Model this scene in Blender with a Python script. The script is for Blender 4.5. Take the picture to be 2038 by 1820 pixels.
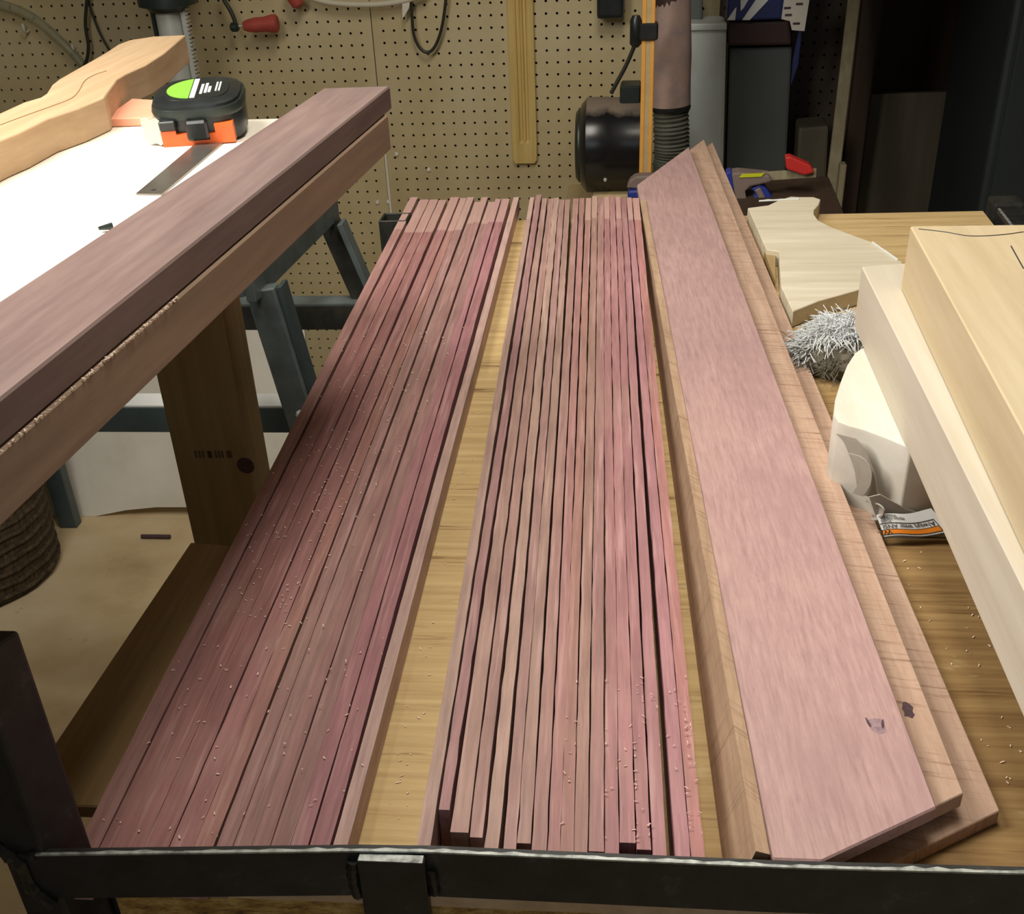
import bpy, bmesh, math, random
from mathutils import Vector, Matrix, noise
for o in list(bpy.data.objects): bpy.data.objects.remove(o, do_unlink=True)
scene = bpy.context.scene
COL = scene.collection
PI = math.pi
rnd = random.Random(7)

# ------------------------------------------------------------------ camera (solved from the pegboard grid)
F, XP, YP, H = 2420.0, 1019.0, 1358.0, 0.48
R = Matrix(((0.99452252, 0.09629889, -0.04063837),
            (0.02474735, -0.594688, -0.80357561),
            (-0.10155059, 0.79816835, -0.59381375)))
cd = bpy.data.cameras.new('camera'); cam = bpy.data.objects.new('camera', cd); COL.objects.link(cam)
cd.sensor_fit = 'HORIZONTAL'; cd.sensor_width = 36.0
cd.lens = F / 2038.0 * 36.0
cd.shift_y = (YP - 910.0) / 2038.0
cd.clip_start = 0.02
cam.matrix_world = Matrix(((R[0][0], -R[1][0], -R[2][0], 0), (R[0][1], -R[1][1], -R[2][1], 0),
                           (R[0][2], -R[1][2], -R[2][2], H), (0, 0, 0, 1)))
scene.camera = cam

# ------------------------------------------------------------------ world, lamps, exposure
w = bpy.data.worlds.new('world'); scene.world = w; w.use_nodes = True
w.node_tree.nodes['Background'].inputs[0].default_value = (0.9, 0.92, 1.0, 1)
w.node_tree.nodes['Background'].inputs[1].default_value = 0.02
def area(name, loc, target, sx, sy, power, col=(1, 0.93, 0.82)):
    l = bpy.data.lights.new(name, 'AREA'); l.shape = 'RECTANGLE'; l.size = sx; l.size_y = sy
    l.energy = power; l.color = col
    o = bpy.data.objects.new(name, l); COL.objects.link(o); o.location = loc
    d = Vector(target) - Vector(loc)
    o.rotation_euler = d.to_track_quat('-Z', 'Y').to_euler()
    return o
area('bench_lamp', (-0.82, 0.72, 0.98), (0.05, 1.05, 0.05), 0.34, 0.75, 17.5, (1.0, 0.96, 0.89))
area('ceiling_tube_lamp', (-0.02, 1.10, 1.60), (-0.02, 1.25, 0), 0.5, 1.0, 16.5, (1, 0.93, 0.82))
area('added_cool_fill', (0.3, -1.45, 0.75), (0.05, 0.6, -0.1), 1.1, 1.4, 5.5, (0.80, 0.90, 1.0))  # cool fill added behind the camera to brighten front-facing sides
vs = scene.view_settings
vs.view_transform = 'Standard'; vs.look = 'None'; vs.exposure = 0.30; vs.gamma = 1.0; vs.use_curve_mapping = False

# ------------------------------------------------------------------ helpers
def U(x, y, z=None, Y=None):
    """photo pixel -> point on the plane z=... or Y=..."""
    d = R.transposed() @ Vector(((x - XP) / F, (y - YP) / F, 1.0))
    t = (z - H) / d.z if z is not None else Y / d.y
    return Vector((t * d.x, t * d.y, H + t * d.z))

class MB:
    def __init__(s): s.v = []; s.f = []
    def add(s, V, Fc):
        n = len(s.v); s.v += [Vector(p) for p in V]; s.f += [tuple(i + n for i in f) for f in Fc]; return s
    def box(s, x0, x1, y0, y1, z0, z1):
        return s.add([(x0, y0, z0), (x1, y0, z0), (x1, y1, z0), (x0, y1, z0), (x0, y0, z1), (x1, y0, z1), (x1, y1, z1), (x0, y1, z1)],
                     [(3, 2, 1, 0), (4, 5, 6, 7), (0, 1, 5, 4), (1, 2, 6, 5), (2, 3, 7, 6), (3, 0, 4, 7)])
    def prism(s, poly, z0, z1):
        a = sum(poly[i][0] * poly[(i + 1) % len(poly)][1] - poly[(i + 1) % len(poly)][0] * poly[i][1] for i in range(len(poly)))
        if a < 0: poly = poly[::-1]
        n = len(poly)
        return s.add([(p[0], p[1], z0) for p in poly] + [(p[0], p[1], z1) for p in poly],
                     [tuple(range(n - 1, -1, -1)), tuple(range(n, 2 * n))] + [(i, (i + 1) % n, n + (i + 1) % n, n + i) for i in range(n)])
    def sweep(s, A, B):
        """solid between two matching polygons (3D point lists)"""
        n = len(A)
        return s.add(list(A) + list(B), [tuple(range(n - 1, -1, -1)), tuple(range(n, 2 * n))] + [(i, (i + 1) % n, n + (i + 1) % n, n + i) for i in range(n)])
    def bar(s, p0, p1, w, h, up=(0, 0, 1)):
        p0 = Vector(p0); p1 = Vector(p1); d = (p1 - p0).normalized()
        r = d.cross(Vector(up)).normalized() * (w / 2); u = r.cross(d).normalized() * (h / 2)
        return s.sweep([p0 - r - u, p0 + r - u, p0 + r + u, p0 - r + u], [p1 - r - u, p1 + r - u, p1 + r + u, p1 - r + u])
    def tube(s, pts, r, n=10, closed=False):
        pts = [Vector(p) for p in pts]; rr = r if isinstance(r, (list, tuple)) else [r] * len(pts)
        t = (pts[1] - pts[0]).normalized()
        a = t.orthogonal().normalized(); base = len(s.v)
        for i, p in enumerate(pts):
            if i == 0: tt = (pts[1] - pts[0])
            elif i == len(pts) - 1: tt = pts[-1] - pts[-2]
            else: tt = pts[i + 1] - pts[i - 1]
            tt = tt.normalized(); a = (a - tt * a.dot(tt)).normalized(); b = tt.cross(a)
            for k in range(n):
                an = 2 * PI * k / n; s.v.append(p + (a * math.cos(an) + b * math.sin(an)) * rr[i])
        for i in range(len(pts) - 1):
            for k in range(n):
                q = base + i * n + k; q2 = base + i * n + (k + 1) % n
                s.f.append((q, q2, q2 + n, q + n))
        s.f.append(tuple(base + k for k in range(n - 1, -1, -1)))
        e = base + (len(pts) - 1) * n; s.f.append(tuple(e + k for k in range(n)))
        return s
    def lathe(s, c, prof, axis=(0, 0, 1), n=24):
        """prof: list of (distance along axis, radius)"""
        ax = Vector(axis).normalized(); a = ax.orthogonal().normalized(); b = ax.cross(a); base = len(s.v); c = Vector(c)
        for (t, r) in prof:
            for k in range(n):
                an = 2 * PI * k / n; s.v.append(c + ax * t + (a * math.cos(an) + b * math.sin(an)) * max(r, 1e-5))
        for i in range(len(prof) - 1):
            for k in range(n):
                q = base + i * n + k; q2 = base + i * n + (k + 1) % n
                s.f.append((q, q2, q2 + n, q + n))
        s.f.append(tuple(base + k for k in range(n - 1, -1, -1)))
        e = base + (len(prof) - 1) * n; s.f.append(tuple(e + k for k in range(n)))
        return s

def tag(o, label=None, cat=None, group=None, kind=None):
    if label: o['label'] = label
    if cat: o['category'] = cat
    if group: o['group'] = group
    if kind: o['kind'] = kind
    return o
def wmat(o):
    return (wmat(o.parent) @ o.matrix_parent_inverse if o.parent else Matrix()) @ o.matrix_basis
def thing(name, loc, label, cat, group=None):
    e = bpy.data.objects.new(name, None); COL.objects.link(e); e.location = loc; e.empty_display_size = 0.05
    return tag(e, label, cat, group)
def obj(name, mb, mat, parent=None, rot=0.0, bevel=0.0, smooth=False, origin=None, segs=1, color=None):
    """link the shape as ONE mesh object; vertices are given in world space"""
    V = mb.v
    if origin is None:
        xs = [p.x for p in V]; ys = [p.y for p in V]; zs = [p.z for p in V]
        origin = Vector(((min(xs) + max(xs)) / 2, (min(ys) + max(ys)) / 2, min(zs)))
    origin = Vector(origin); Ri = Matrix.Rotation(-rot, 3, 'Z')
    me = bpy.data.meshes.new(name); me.from_pydata([Ri @ (p - origin) for p in V], [], mb.f); me.update()
    bm = bmesh.new(); bm.from_mesh(me)
    bmesh.ops.recalc_face_normals(bm, faces=bm.faces)
    if bevel > 0:
        ed = [e for e in bm.edges if len(e.link_faces) == 2 and e.calc_face_angle(0) > 0.5]
        bmesh.ops.bevel(bm, geom=ed, offset=bevel, segments=segs, affect='EDGES', clamp_overlap=True, profile=0.6)
    bm.to_mesh(me); bm.free()
    if smooth:
        me.polygons.foreach_set('use_smooth', [True] * len(me.polygons))
        try: me.set_sharp_from_angle(angle=0.7)
        except Exception: pass
    o = bpy.data.objects.new(name, me); COL.objects.link(o)
    if mat: me.materials.append(mat)
    o.rotation_euler = (0, 0, rot)
    if parent:
        o.parent = parent; o.matrix_parent_inverse = wmat(parent).inverted()
    o.location = origin
    if color: o.color = (*color, 1)
    return o
def place(o, mat):            # give an object a full matrix
    o.matrix_world = mat; return o
def clipY(poly, y0):
    out = []
    for i in range(len(poly)):
        a, b = poly[i], poly[(i + 1) % len(poly)]
        if a[1] >= y0: out.append(a)
        if (a[1] >= y0) != (b[1] >= y0):
            t = (y0 - a[1]) / (b[1] - a[1]); out.append((a[0] + (b[0] - a[0]) * t, y0))
    return out
def spline(P, n=8):
    P = [Vector(p) for p in P]; Q = [P[0] * 2 - P[1]] + P + [P[-1] * 2 - P[-2]]; out = []
    for i in range(1, len(Q) - 2):
        for k in range(n):
            t = k / n; a, b, c, d = Q[i - 1:i + 3]
            out.append(0.5 * ((2 * b) + (c - a) * t + (2 * a - 5 * b + 4 * c - d) * t * t + (3 * b - a - 3 * c + d) * t ** 3))
    out.append(P[-1]); return out

# ------------------------------------------------------------------ materials
def lin(c):
    if isinstance(c, str):
        c = [int(c[i:i + 2], 16) / 255 for i in (0, 2, 4)]
        c = [x / 12.92 if x <= 0.04045 else ((x + 0.055) / 1.055) ** 2.4 for x in c]
    return (*c[:3], 1)
class NT:
    def __init__(s, name):
        s.m = bpy.data.materials.new(name); s.m.use_nodes = True; s.t = s.m.node_tree; s.b = s.t.nodes['Principled BSDF']
        s.tc = s.n('ShaderNodeTexCoord')
    def n(s, typ, **kw):
        x = s.t.nodes.new(typ)
        for k, v in kw.items(): setattr(x, k, v)
        return x
    def l(s, a, b): s.t.links.new(a, b)
    def noise(s, scale, vec=(1, 1, 1), detail=5, rough=0.6, coord='Object', dist=0.0):
        mp = s.n('ShaderNodeMapping'); mp.inputs['Scale'].default_value = vec; s.l(s.tc.outputs[coord], mp.inputs[0])
        x = s.n('ShaderNodeTexNoise'); x.inputs['Scale'].default_value = scale; x.inputs['Detail'].default_value = detail
        x.inputs['Roughness'].default_value = rough; x.inputs['Distortion'].default_value = dist
        s.l(mp.outputs[0], x.inputs['Vector']); return x.outputs['Fac']
    def wave(s, scale, vec=(1, 1, 1), dist=2.0, rot=(0, 0, 0)):
        mp = s.n('ShaderNodeMapping'); mp.inputs['Scale'].default_value = vec; mp.inputs['Rotation'].default_value = rot
        s.l(s.tc.outputs['Object'], mp.inputs[0])
        x = s.n('ShaderNodeTexWave'); x.inputs['Scale'].default_value = scale; x.inputs['Distortion'].default_value = dist
        x.inputs['Detail'].default_value = 3; s.l(mp.outputs[0], x.inputs['Vector']); return x.outputs['Fac']
    def ramp(s, fac, stops):
        x = s.n('ShaderNodeValToRGB'); e = x.color_ramp.elements
        while len(e) < len(stops): e.new(0.5)
        for i, (p, c) in enumerate(stops): e[i].position = p; e[i].color = lin(c)
        s.l(fac, x.inputs[0]); return x.outputs[0]
    def mix(s, fac, a, b, mode='MIX'):
        x = s.n('ShaderNodeMix', data_type='RGBA', blend_type=mode)
        for so, v in ((x.inputs[0], fac), (x.inputs[6], a), (x.inputs[7], b)):
            if hasattr(v, 'links') or hasattr(v, 'is_linked'): s.l(v, so)
            else: so.default_value = v if not isinstance(v, (str, tuple, list)) else lin(v)
        return x.outputs[2]
    def maths(s, op, a, b=0.5):
        x = s.n('ShaderNodeMath', operation=op)
        for so, v in ((x.inputs[0], a), (x.inputs[1], b)):
            if hasattr(v, 'is_linked'): s.l(v, so)
            else: so.default_value = v
        return x.outputs[0]
    def fin(s, col, rough=0.6, metal=0.0, bump=None, bs=0.2, bd=0.001, spec=None):
        if hasattr(col, 'is_linked'): s.l(col, s.b.inputs['Base Color'])
        else: s.b.inputs['Base Color'].default_value = lin(col)
        if hasattr(rough, 'is_linked'): s.l(rough, s.b.inputs['Roughness'])
        else: s.b.inputs['Roughness'].default_value = rough
        s.b.inputs['Metallic'].default_value = metal
        if spec is not None: s.b.inputs['Specular IOR Level'].default_value = spec
        if bump is not None:
            x = s.n('ShaderNodeBump'); x.inputs['Strength'].default_value = bs; x.inputs['Distance'].default_value = bd
            s.l(bump, x.inputs['Height']); s.l(x.outputs[0], s.b.inputs['Normal'])
        return s.m
def wood(name, light, dark, vec=(1, 0.05, 1), scale=70, blotch=6, rough=0.6, bs=0.25, lo=0.3, hi=0.7, blc=None, bla=0.5, spec=0.3):
    n = NT(name); g = n.noise(scale, vec, 6, 0.65); c = n.ramp(g, [(lo, dark), (hi, light)])
    b = n.noise(blotch, (1, 0.3, 1) if vec[1] < vec[0] else (0.3, 1, 1), 3)
    c = n.mix(n.maths('MULTIPLY', n.ramp(b, [(0.4, (0, 0, 0)), (0.7, (1, 1, 1))]), bla), c, blc or dark)
    return n.fin(c, rough, 0, g, bs, 0.0006, spec)
def plain(name, col, rough=0.5, metal=0.0, var=0.0, col2=None, scale=20, bs=0.0, spec=None):
    n = NT(name)
    if var <= 0: return n.fin(col, rough, metal, spec=spec)
    g = n.noise(scale, (1, 1, 1), 5)
    f = n.ramp(g, [(0.42, (0, 0, 0)), (0.68, (1, 1, 1))])
    return n.fin(n.mix(n.maths('MULTIPLY', f, var), col, col2), rough, metal, g if bs else None, bs, 0.001, spec)

def purpleheart():
    n = NT('purpleheart_wood')
    oi = n.n('ShaderNodeObjectInfo'); base = oi.outputs['Color']
    loc = n.n('ShaderNodeVectorMath', operation='ADD')
    n.l(n.tc.outputs['Object'], loc.inputs[0]); n.l(oi.outputs['Location'], loc.inputs[1])
    sc = n.n('ShaderNodeVectorMath', operation='MULTIPLY'); sc.inputs[1].default_value = (1, 0.05, 1); n.l(loc.outputs[0], sc.inputs[0])
    g = n.n('ShaderNodeTexNoise'); g.inputs['Scale'].default_value = 220; g.inputs['Detail'].default_value = 6; g.inputs['Roughness'].default_value = 0.7; n.l(sc.outputs[0], g.inputs['Vector'])
    b = n.n('ShaderNodeTexNoise'); b.inputs['Scale'].default_value = 14; b.inputs['Detail'].default_value = 4; n.l(loc.outputs[0], b.inputs['Vector'])
    sc2 = n.n('ShaderNodeMapping'); sc2.inputs['Scale'].default_value = (260, 9, 1); sc2.inputs['Rotation'].default_value = (0, 0, 0.35); n.l(loc.outputs[0], sc2.inputs[0])
    s = n.n('ShaderNodeTexNoise'); s.inputs['Scale'].default_value = 1; s.inputs['Detail'].default_value = 3; n.l(sc2.outputs[0], s.inputs['Vector'])
    gl = n.ramp(g.outputs['Fac'], [(0.25, (0.62, 0.60, 0.60)), (0.75, (1.25, 1.25, 1.25))])
    c = n.mix(1.0, base, gl, 'MULTIPLY')
    c = n.mix(n.maths('MULTIPLY', n.ramp(b.outputs['Fac'], [(0.5, (0, 0, 0)), (0.72, (1, 1, 1))]), 0.32), c, '84605f')
    c = n.mix(n.maths('MULTIPLY', n.ramp(b.outputs['Fac'], [(0.3, (1, 1, 1)), (0.46, (0, 0, 0))]), 0.30), c, 'a98a7c')
    c = n.mix(n.maths('MULTIPLY', n.ramp(s.outputs['Fac'], [(0.56, (0, 0, 0)), (0.70, (1, 1, 1))]), 0.42), c, 'cba6a2')
    at = n.n('ShaderNodeAttribute', attribute_name='fresh')
    c = n.mix(n.maths('MULTIPLY', at.outputs['Fac'], 0.5), c, 'c8a79b')
    return n.fin(c, 0.55, 0, g.outputs['Fac'], 0.25, 0.0005, 0.35)
M = {}
M['purple'] = purpleheart()
def pinkboard():
    n = NT('purpleheart_board'); g = n.noise(330, (1, 0.07, 1), 6, 0.75); c = n.ramp(g, [(0.25, '957574'), (0.52, 'b0908c'), (0.80, 'c2a39c')])
    b = n.noise(10, (1, 0.5, 1), 5, 0.7); c = n.mix(n.maths('MULTIPLY', n.ramp(b, [(0.48, (0, 0, 0)), (0.66, (1, 1, 1))]), 0.5), c, '9c7b7b')
    c = n.mix(n.maths('MULTIPLY', n.ramp(b, [(0.30, (1, 1, 1)), (0.46, (0, 0, 0))]), 0.5), c, 'bd9d92')
    k = n.noise(70, (1, 0.25, 1), 4, 0.8); c = n.mix(n.maths('MULTIPLY', n.ramp(k, [(0.62, (0, 0, 0)), (0.74, (1, 1, 1))]), 0.28), c, '7b5c60')
    return n.fin(c, 0.5, 0, g, 0.3, 0.0006, 0.35)
M['pinkboard'] = pinkboard()
def rough_sawn(name, light, dark, line, ang):
    n = NT(name); g = n.noise(160, (1, 0.08, 1), 5, 0.7); c = n.ramp(g, [(0.3, dark), (0.7, light)])
    mp = n.n('ShaderNodeMapping'); mp.inputs['Rotation'].default_value = (0, 0, ang); n.l(n.tc.outputs['Object'], mp.inputs[0])
    mp2 = n.n('ShaderNodeMapping'); mp2.inputs['Scale'].default_value = (14, 420, 14); n.l(mp.outputs[0], mp2.inputs[0])
    x = n.n('ShaderNodeTexNoise'); x.inputs['Scale'].default_value = 1; x.inputs['Detail'].default_value = 4; x.inputs['Roughness'].default_value = 0.75; n.l(mp2.outputs[0], x.inputs['Vector'])
    k = n.ramp(x.outputs['Fac'], [(0.36, (1, 1, 1)), (0.46, (0, 0, 0))])
    big = n.noise(16, (1, 1, 1), 3); k = n.maths('MULTIPLY', k, n.ramp(big, [(0.35, (0.35, 0.35, 0.35)), (0.6, (1, 1, 1))]))
    c = n.mix(n.maths('MULTIPLY', k, 0.85), c, line)
    return n.fin(c, 0.7, 0, x.outputs['Fac'], 0.5, 0.0008, 0.25)
M['sawnpink'] = rough_sawn('rough_sawn_brown_wood', 'c0a38e', 'a68874', '73543f', 0.25)
M['sawndiag'] = rough_sawn('diagonal_sawn_wood', 'bda084', '9c7f68', '866a55', 0.7)
def ply():
    n = NT('plywood_deck'); g = n.noise(90, (0.05, 1, 1), 6, 0.7); c = n.ramp(g, [(0.3, 'ac8f60'), (0.7, 'd4bb88')])
    sp = n.n('ShaderNodeSeparateXYZ'); n.l(n.tc.outputs['Object'], sp.inputs[0])
    b = n.noise(6, (1, 1, 1), 4); st = n.maths('ADD', sp.outputs[0], n.maths('MULTIPLY', b, 0.12))
    c2 = n.ramp(g, [(0.3, '7c5d38'), (0.7, 'a88a5a')])
    fy_ = n.ramp(n.maths('ADD', sp.outputs[1], n.maths('MULTIPLY', b, 0.15)), [(0.05, (1, 1, 1)), (0.35, (0, 0, 0))])
    c = n.mix(n.maths('MULTIPLY', n.ramp(st, [(0.02, (0, 0, 0)), (0.12, (1, 1, 1))]), fy_), c, c2)     # the bare outer part of the sheet is stained browner
    k = n.noise(34, (0.10, 1.8, 1), 5, 0.75)
    c = n.mix(n.maths('MULTIPLY', n.ramp(k, [(0.58, (0, 0, 0)), (0.68, (1, 1, 1))]), 0.8), c, '60431f')
    h = n.noise(11, (0.5, 1, 1), 5, 0.8); c = n.mix(n.maths('MULTIPLY', n.ramp(h, [(0.60, (0, 0, 0)), (0.70, (1, 1, 1))]), 0.5), c, 'd8c79c')
    return n.fin(c, 0.65, 0, g, 0.3, 0.0008, 0.25)
M['ply'] = ply()
def osb():
    n = NT('rough_chip_edge'); g = n.noise(160, (0.35, 1, 1.2), 5, 0.8); c = n.ramp(g, [(0.3, '4a3016'), (0.5, 'b08a45'), (0.7, 'dcc078')])
    return n.fin(c, 0.8, 0, g, 1.0, 0.003)
M['osb'] = osb()
M['poplar'] = wood('pale_poplar', 'c8c1b1', 'b9af9c', (1, 0.05, 1), 60, 8, 0.6, 0.15, 0.3, 0.7, 'cfc1a4', 0.3)
M['poplar2'] = wood('yellow_poplar', 'd0c0a0', 'b8a684', (1, 0.05, 1), 40, 6, 0.6, 0.15, 0.3, 0.7, 'c9b084', 0.5)
M['maple'] = wood('white_maple', 'd6d3ca', 'c8c0b0', (1, 0.12, 1), 40, 10, 0.55, 0.12, 0.3, 0.7, 'd8cbb2', 0.3)
M['birch'] = wood('birch_plywood', 'e2dac4', 'c8bca2', (0.08, 1, 1), 70, 8, 0.65, 0.2, 0.3, 0.75, 'a89c80', 0.3)
M['cherry'] = wood('light_brown_blank', 'cdb290', 'b29572', (1, 0.06, 1), 60, 5, 0.6, 0.15, 0.3, 0.7, 'a9825c', 0.35)
M['beam'] = wood('dusty_purple_board', '87726b', '6a5450', (1, 0.08, 1), 90, 7, 0.5, 0.2, 0.3, 0.75, '625a58', 0.5)
M['brownbeam'] = wood('brown_board', 'aa927a', '8c7562', (1, 0.06, 1), 80, 6, 0.65, 0.25, 0.3, 0.7, '705a4a', 0.4)
M['post'] = wood('construction_post', 'a68f66', '8a7550', (1, 1, 0.05), 70, 4, 0.7, 0.2, 0.3, 0.7, '75603c', 0.4)
M['cleat'] = wood('weathered_plank', 'b0986c', '8a7048', (1, 0.04, 1), 80, 5, 0.75, 0.3, 0.3, 0.7, '6f5736', 0.5)
M['streak'] = plain('brown_grain_streak', 'a07a56', 0.7)
M['stamp'] = plain('faded_ink_stamp', '5c4a2e', 0.8)
M['lath'] = wood('yellow_lath_wood', 'd8bd78', 'bd9f5c', (1, 1, 0.04), 90, 5, 0.6, 0.15, 0.3, 0.7, 'a98c50', 0.3)
M['stub'] = wood('grey_stub_wood', 'a39b7c', '85795c', (1, 1, 0.06), 60, 5)
M['darkwood'] = wood('dark_panel_wood', '4a3a2c', '382a20', (1, 1, 0.06), 30, 3, 0.7, 0.1)
M['greyboard'] = wood('grey_brown_board', '655d4c', '4f483b', (1, 1, 0.1), 20, 3, 0.7, 0.1)
def peg():
    n = NT('pegboard'); g = n.noise(3.0, (1, 1, 1), 4); c = n.ramp(g, [(0.3, 'b09e76'), (0.5, 'c3b38a'), (0.7, 'cdc09c')])
    h = n.noise(60, (1, 1, 1), 4); c = n.mix(n.maths('MULTIPLY', h, 0.25), c, 'a39268')
    return n.fin(c, 0.55, 0, h, 0.08, 0.001, 0.3)
M['peg'] = peg()
M['shadepeg'] = plain('pegboard_painted_shade', '3b2f22', 0.6, 0, 0.4, '2c2319', 6)  # pegboard with the bay's shade painted into its colour
M['pegback'] = plain('wall_cavity', '2a2118', 0.9)
def blackpaint():
    n = NT('black_painted_steel'); g = n.noise(40, (1, 1, 1), 5, 0.7); e = n.noise(9, (1, 1, 1), 3)
    c = n.ramp(g, [(0.35, '1c1d1d'), (0.6, '2a2b2a'), (0.78, '4c4e4c')])
    return n.fin(c, n.maths('ADD', n.maths('MULTIPLY', e, 0.3), 0.22), 0.0, g, 0.12, 0.001, 0.5)
M['black'] = blackpaint()
M['scuff'] = plain('bare_scuffed_steel', 'b9beb9', 0.4, 0.5, 0.8, '4a4d4a', 120)
M['weld'] = plain('weld_bead', '2c2c28', 0.3, 0.3, 0.5, '55554c', 60, 0.4)
M['blacktube'] = plain('dusty_black_tube', '232421', 0.45, 0.0, 0.5, '4a473c', 30)
M['bluesteel'] = plain('grey_blue_painted_steel', '6d7878', 0.45, 0.2, 0.6, '4d5656', 25)
M['dkbluesteel'] = plain('dark_blue_grey_steel', '4d5a5c', 0.45, 0.1, 0.5, '39453f', 25)
def white_top():
    n = NT('white_laminate'); k = n.noise(30, (1, 1, 1), 5, 0.7)
    c = n.mix(n.maths('MULTIPLY', n.ramp(k, [(0.62, (0, 0, 0)), (0.78, (1, 1, 1))]), 0.35), 'f3ecdd', 'b9ab92')
    return n.fin(c, 0.4, 0, spec=0.3)
M['white'] = white_top()
def floor_m():
    n = NT('dusty_concrete'); k = n.noise(4, (1, 1, 1), 5); c = n.ramp(k, [(0.3, 'b49a72'), (0.5, 'cdb68d'), (0.7, 'd8c6a2')])
    h = n.noise(18, (1, 1, 1), 5, 0.75); c = n.mix(n.maths('MULTIPLY', n.ramp(h, [(0.64, (0, 0, 0)), (0.74, (1, 1, 1))]), 0.6), c, '6b5a44')
    return n.fin(c, 0.8, 0, h, 0.2, 0.002)
M['floor'] = floor_m()
M['wallp'] = plain('painted_wall', 'a39a86', 0.8, 0, 0.3, '8d8470', 3)
M['ceil'] = plain('ceiling_boards', '8a8172', 0.9, 0, 0.3, '6f6758', 3)
M['chrome'] = plain('chromed_steel', 'd2d5cf', 0.32, 0.35)
M['darkmetal'] = plain('dark_cast_iron', '2b3330', 0.4, 0.3, 0.4, '3b4440', 30)
M['blackplastic'] = plain('black_plastic', '1d2020', 0.32, 0.0, 0.3, '35393a', 40)
M['motor'] = plain('glossy_black_motor', '16181a', 0.25, 0.0, 0.4, '2b2a27', 25, spec=0.6)
def dusty(name, col, dust, rough, lo, hi, spec=None):
    n = NT(name); ge = n.n('ShaderNodeNewGeometry'); sp = n.n('ShaderNodeSeparateXYZ'); n.l(ge.outputs['Normal'], sp.inputs[0])
    g = n.noise(40, (1, 1, 1), 5); f = n.maths('ADD', sp.outputs[2], n.maths('MULTIPLY', g, 0.25)); f = n.ramp(f, [(lo, (0, 0, 0)), (hi, (1, 1, 1))])
    return n.fin(n.mix(f, col, dust), n.maths('ADD', n.maths('MULTIPLY', f, 0.9 - rough), rough), 0, None, spec=spec)
M['motor'] = dusty('glossy_black_motor_dusty', '16181a', '7d6f60', 0.25, 0.86, 1.0, 0.6)
M['dust'] = plain('sawdust_grey', '8d7a6a', 0.95, 0, 0.6, '9a7f7a', 60, 0.4)
M['orange'] = plain('orange_plastic', 'e4662a', 0.4, 0, 0.2, 'c4501f', 40)
M['clamporange'] = plain('orange_painted_bar', 'e6a850', 0.4, 0, 0.4, 'd08838', 30)
M['webgrey'] = plain('worn_grey_bar', 'c0a878', 0.5, 0.0, 0.5, '8f8a72', 30)
M['green'] = plain('green_label', '7fc241', 0.35)
M['labelwhite'] = plain('white_label', 'e6e8e4', 0.5)
M['hook'] = plain('steel_hook', 'c9c7bd', 0.35, 0.6)
M['ruler'] = plain('steel_rule', '9a978f', 0.32, 0.85, 0.4, '86766f', 40)
M['peach'] = plain('peach_foam', 'eba384', 0.7, 0, 0.3, 'e08f6c', 40)
M['red'] = plain('red_wood_grip', 'b04a40', 0.5, 0, 0.4, '8e3a34', 40)
M['redplastic'] = plain('red_plastic', 'c4302c', 0.4)
def clear():
    n = NT('clear_plastic_tube'); n.b.inputs['Transmission Weight'].default_value = 0.75; n.b.inputs['IOR'].default_value = 1.2
    return n.fin('c9cab2', 0.25)
M['clear'] = clear()
M['cable'] = plain('black_cable', '2b2a22', 0.5)
M['whitecable'] = plain('cream_cable', 'c9c2ac', 0.5)
M['paper'] = plain('paper', 'd9d3c4', 0.8)
M['pvc'] = plain('dust_covered_pipe', 'a98f82', 0.85, 0, 0.9, '8f7f7c', 25, 0.4)
M['hose'] = plain('grey_green_hose', '585c50', 0.6, 0, 0.4, '70685a', 30)
M['greybin'] = plain('light_grey_steel', 'bcc4c0', 0.5, 0.0, 0.5, 'a0968c', 8)
M['dkgrey'] = plain('dark_grey_steel', '545a56', 0.55, 0.0, 0.4, '464a46', 8)
M['maroon'] = plain('dark_maroon_case', '3a2420', 0.6)
M['bluepack'] = plain('blue_pack', '26306a', 0.4, 0, 0.4, '1b2340', 10)
M['clampblue'] = plain('blue_plastic', '2c3a8c', 0.4)
M['clampgrey'] = plain('grey_rubber', '7d6c64', 0.6)
M['yellow'] = plain('yellow_label', 'c8cc20', 0.5)
M['machine'] = plain('dark_green_machine', '242b2b', 0.5, 0.1, 0.4, '1c2222', 6)
M['fibre'] = plain('pale_fibre', 'd6dadb', 0.6, 0, 0.4, 'b0aea2', 60)
M['fibredark'] = plain('tangled_fibre_core', '6e6858', 0.9, 0, 0.7, '3b372d', 120, 0.6)
M['canvas'] = plain('grey_canvas', 'a19a8e', 0.85, 0, 0.4, '867e72', 60, 0.2)
M['ink'] = plain('printed_ink', '202020', 0.6)
M['tagorange'] = plain('printed_orange', 'f08a1e', 0.5)
def burlap():
    n = NT('dark_woven_burlap'); a = n.wave(60, (1, 1, 1), 3, (0, 0, 0)); g = n.noise(90, (1, 1, 0.3), 5, 0.8)
    c = n.ramp(g, [(0.35, '2c2519'), (0.6, '5a4c34'), (0.8, '8a7650')])
    return n.fin(c, 0.9, 0, g, 0.8, 0.004)
M['burlap'] = burlap()
M['sheet'] = plain('white_sheet_goods', 'dcd8cc', 0.7, 0, 0.5, 'bdb6a6', 5, 0.0)
M['fibrepink'] = plain('pink_fibre', 'd8aca2', 0.8)
M['chip'] = plain('pale_shaving', 'f0d8c4', 0.8)

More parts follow.
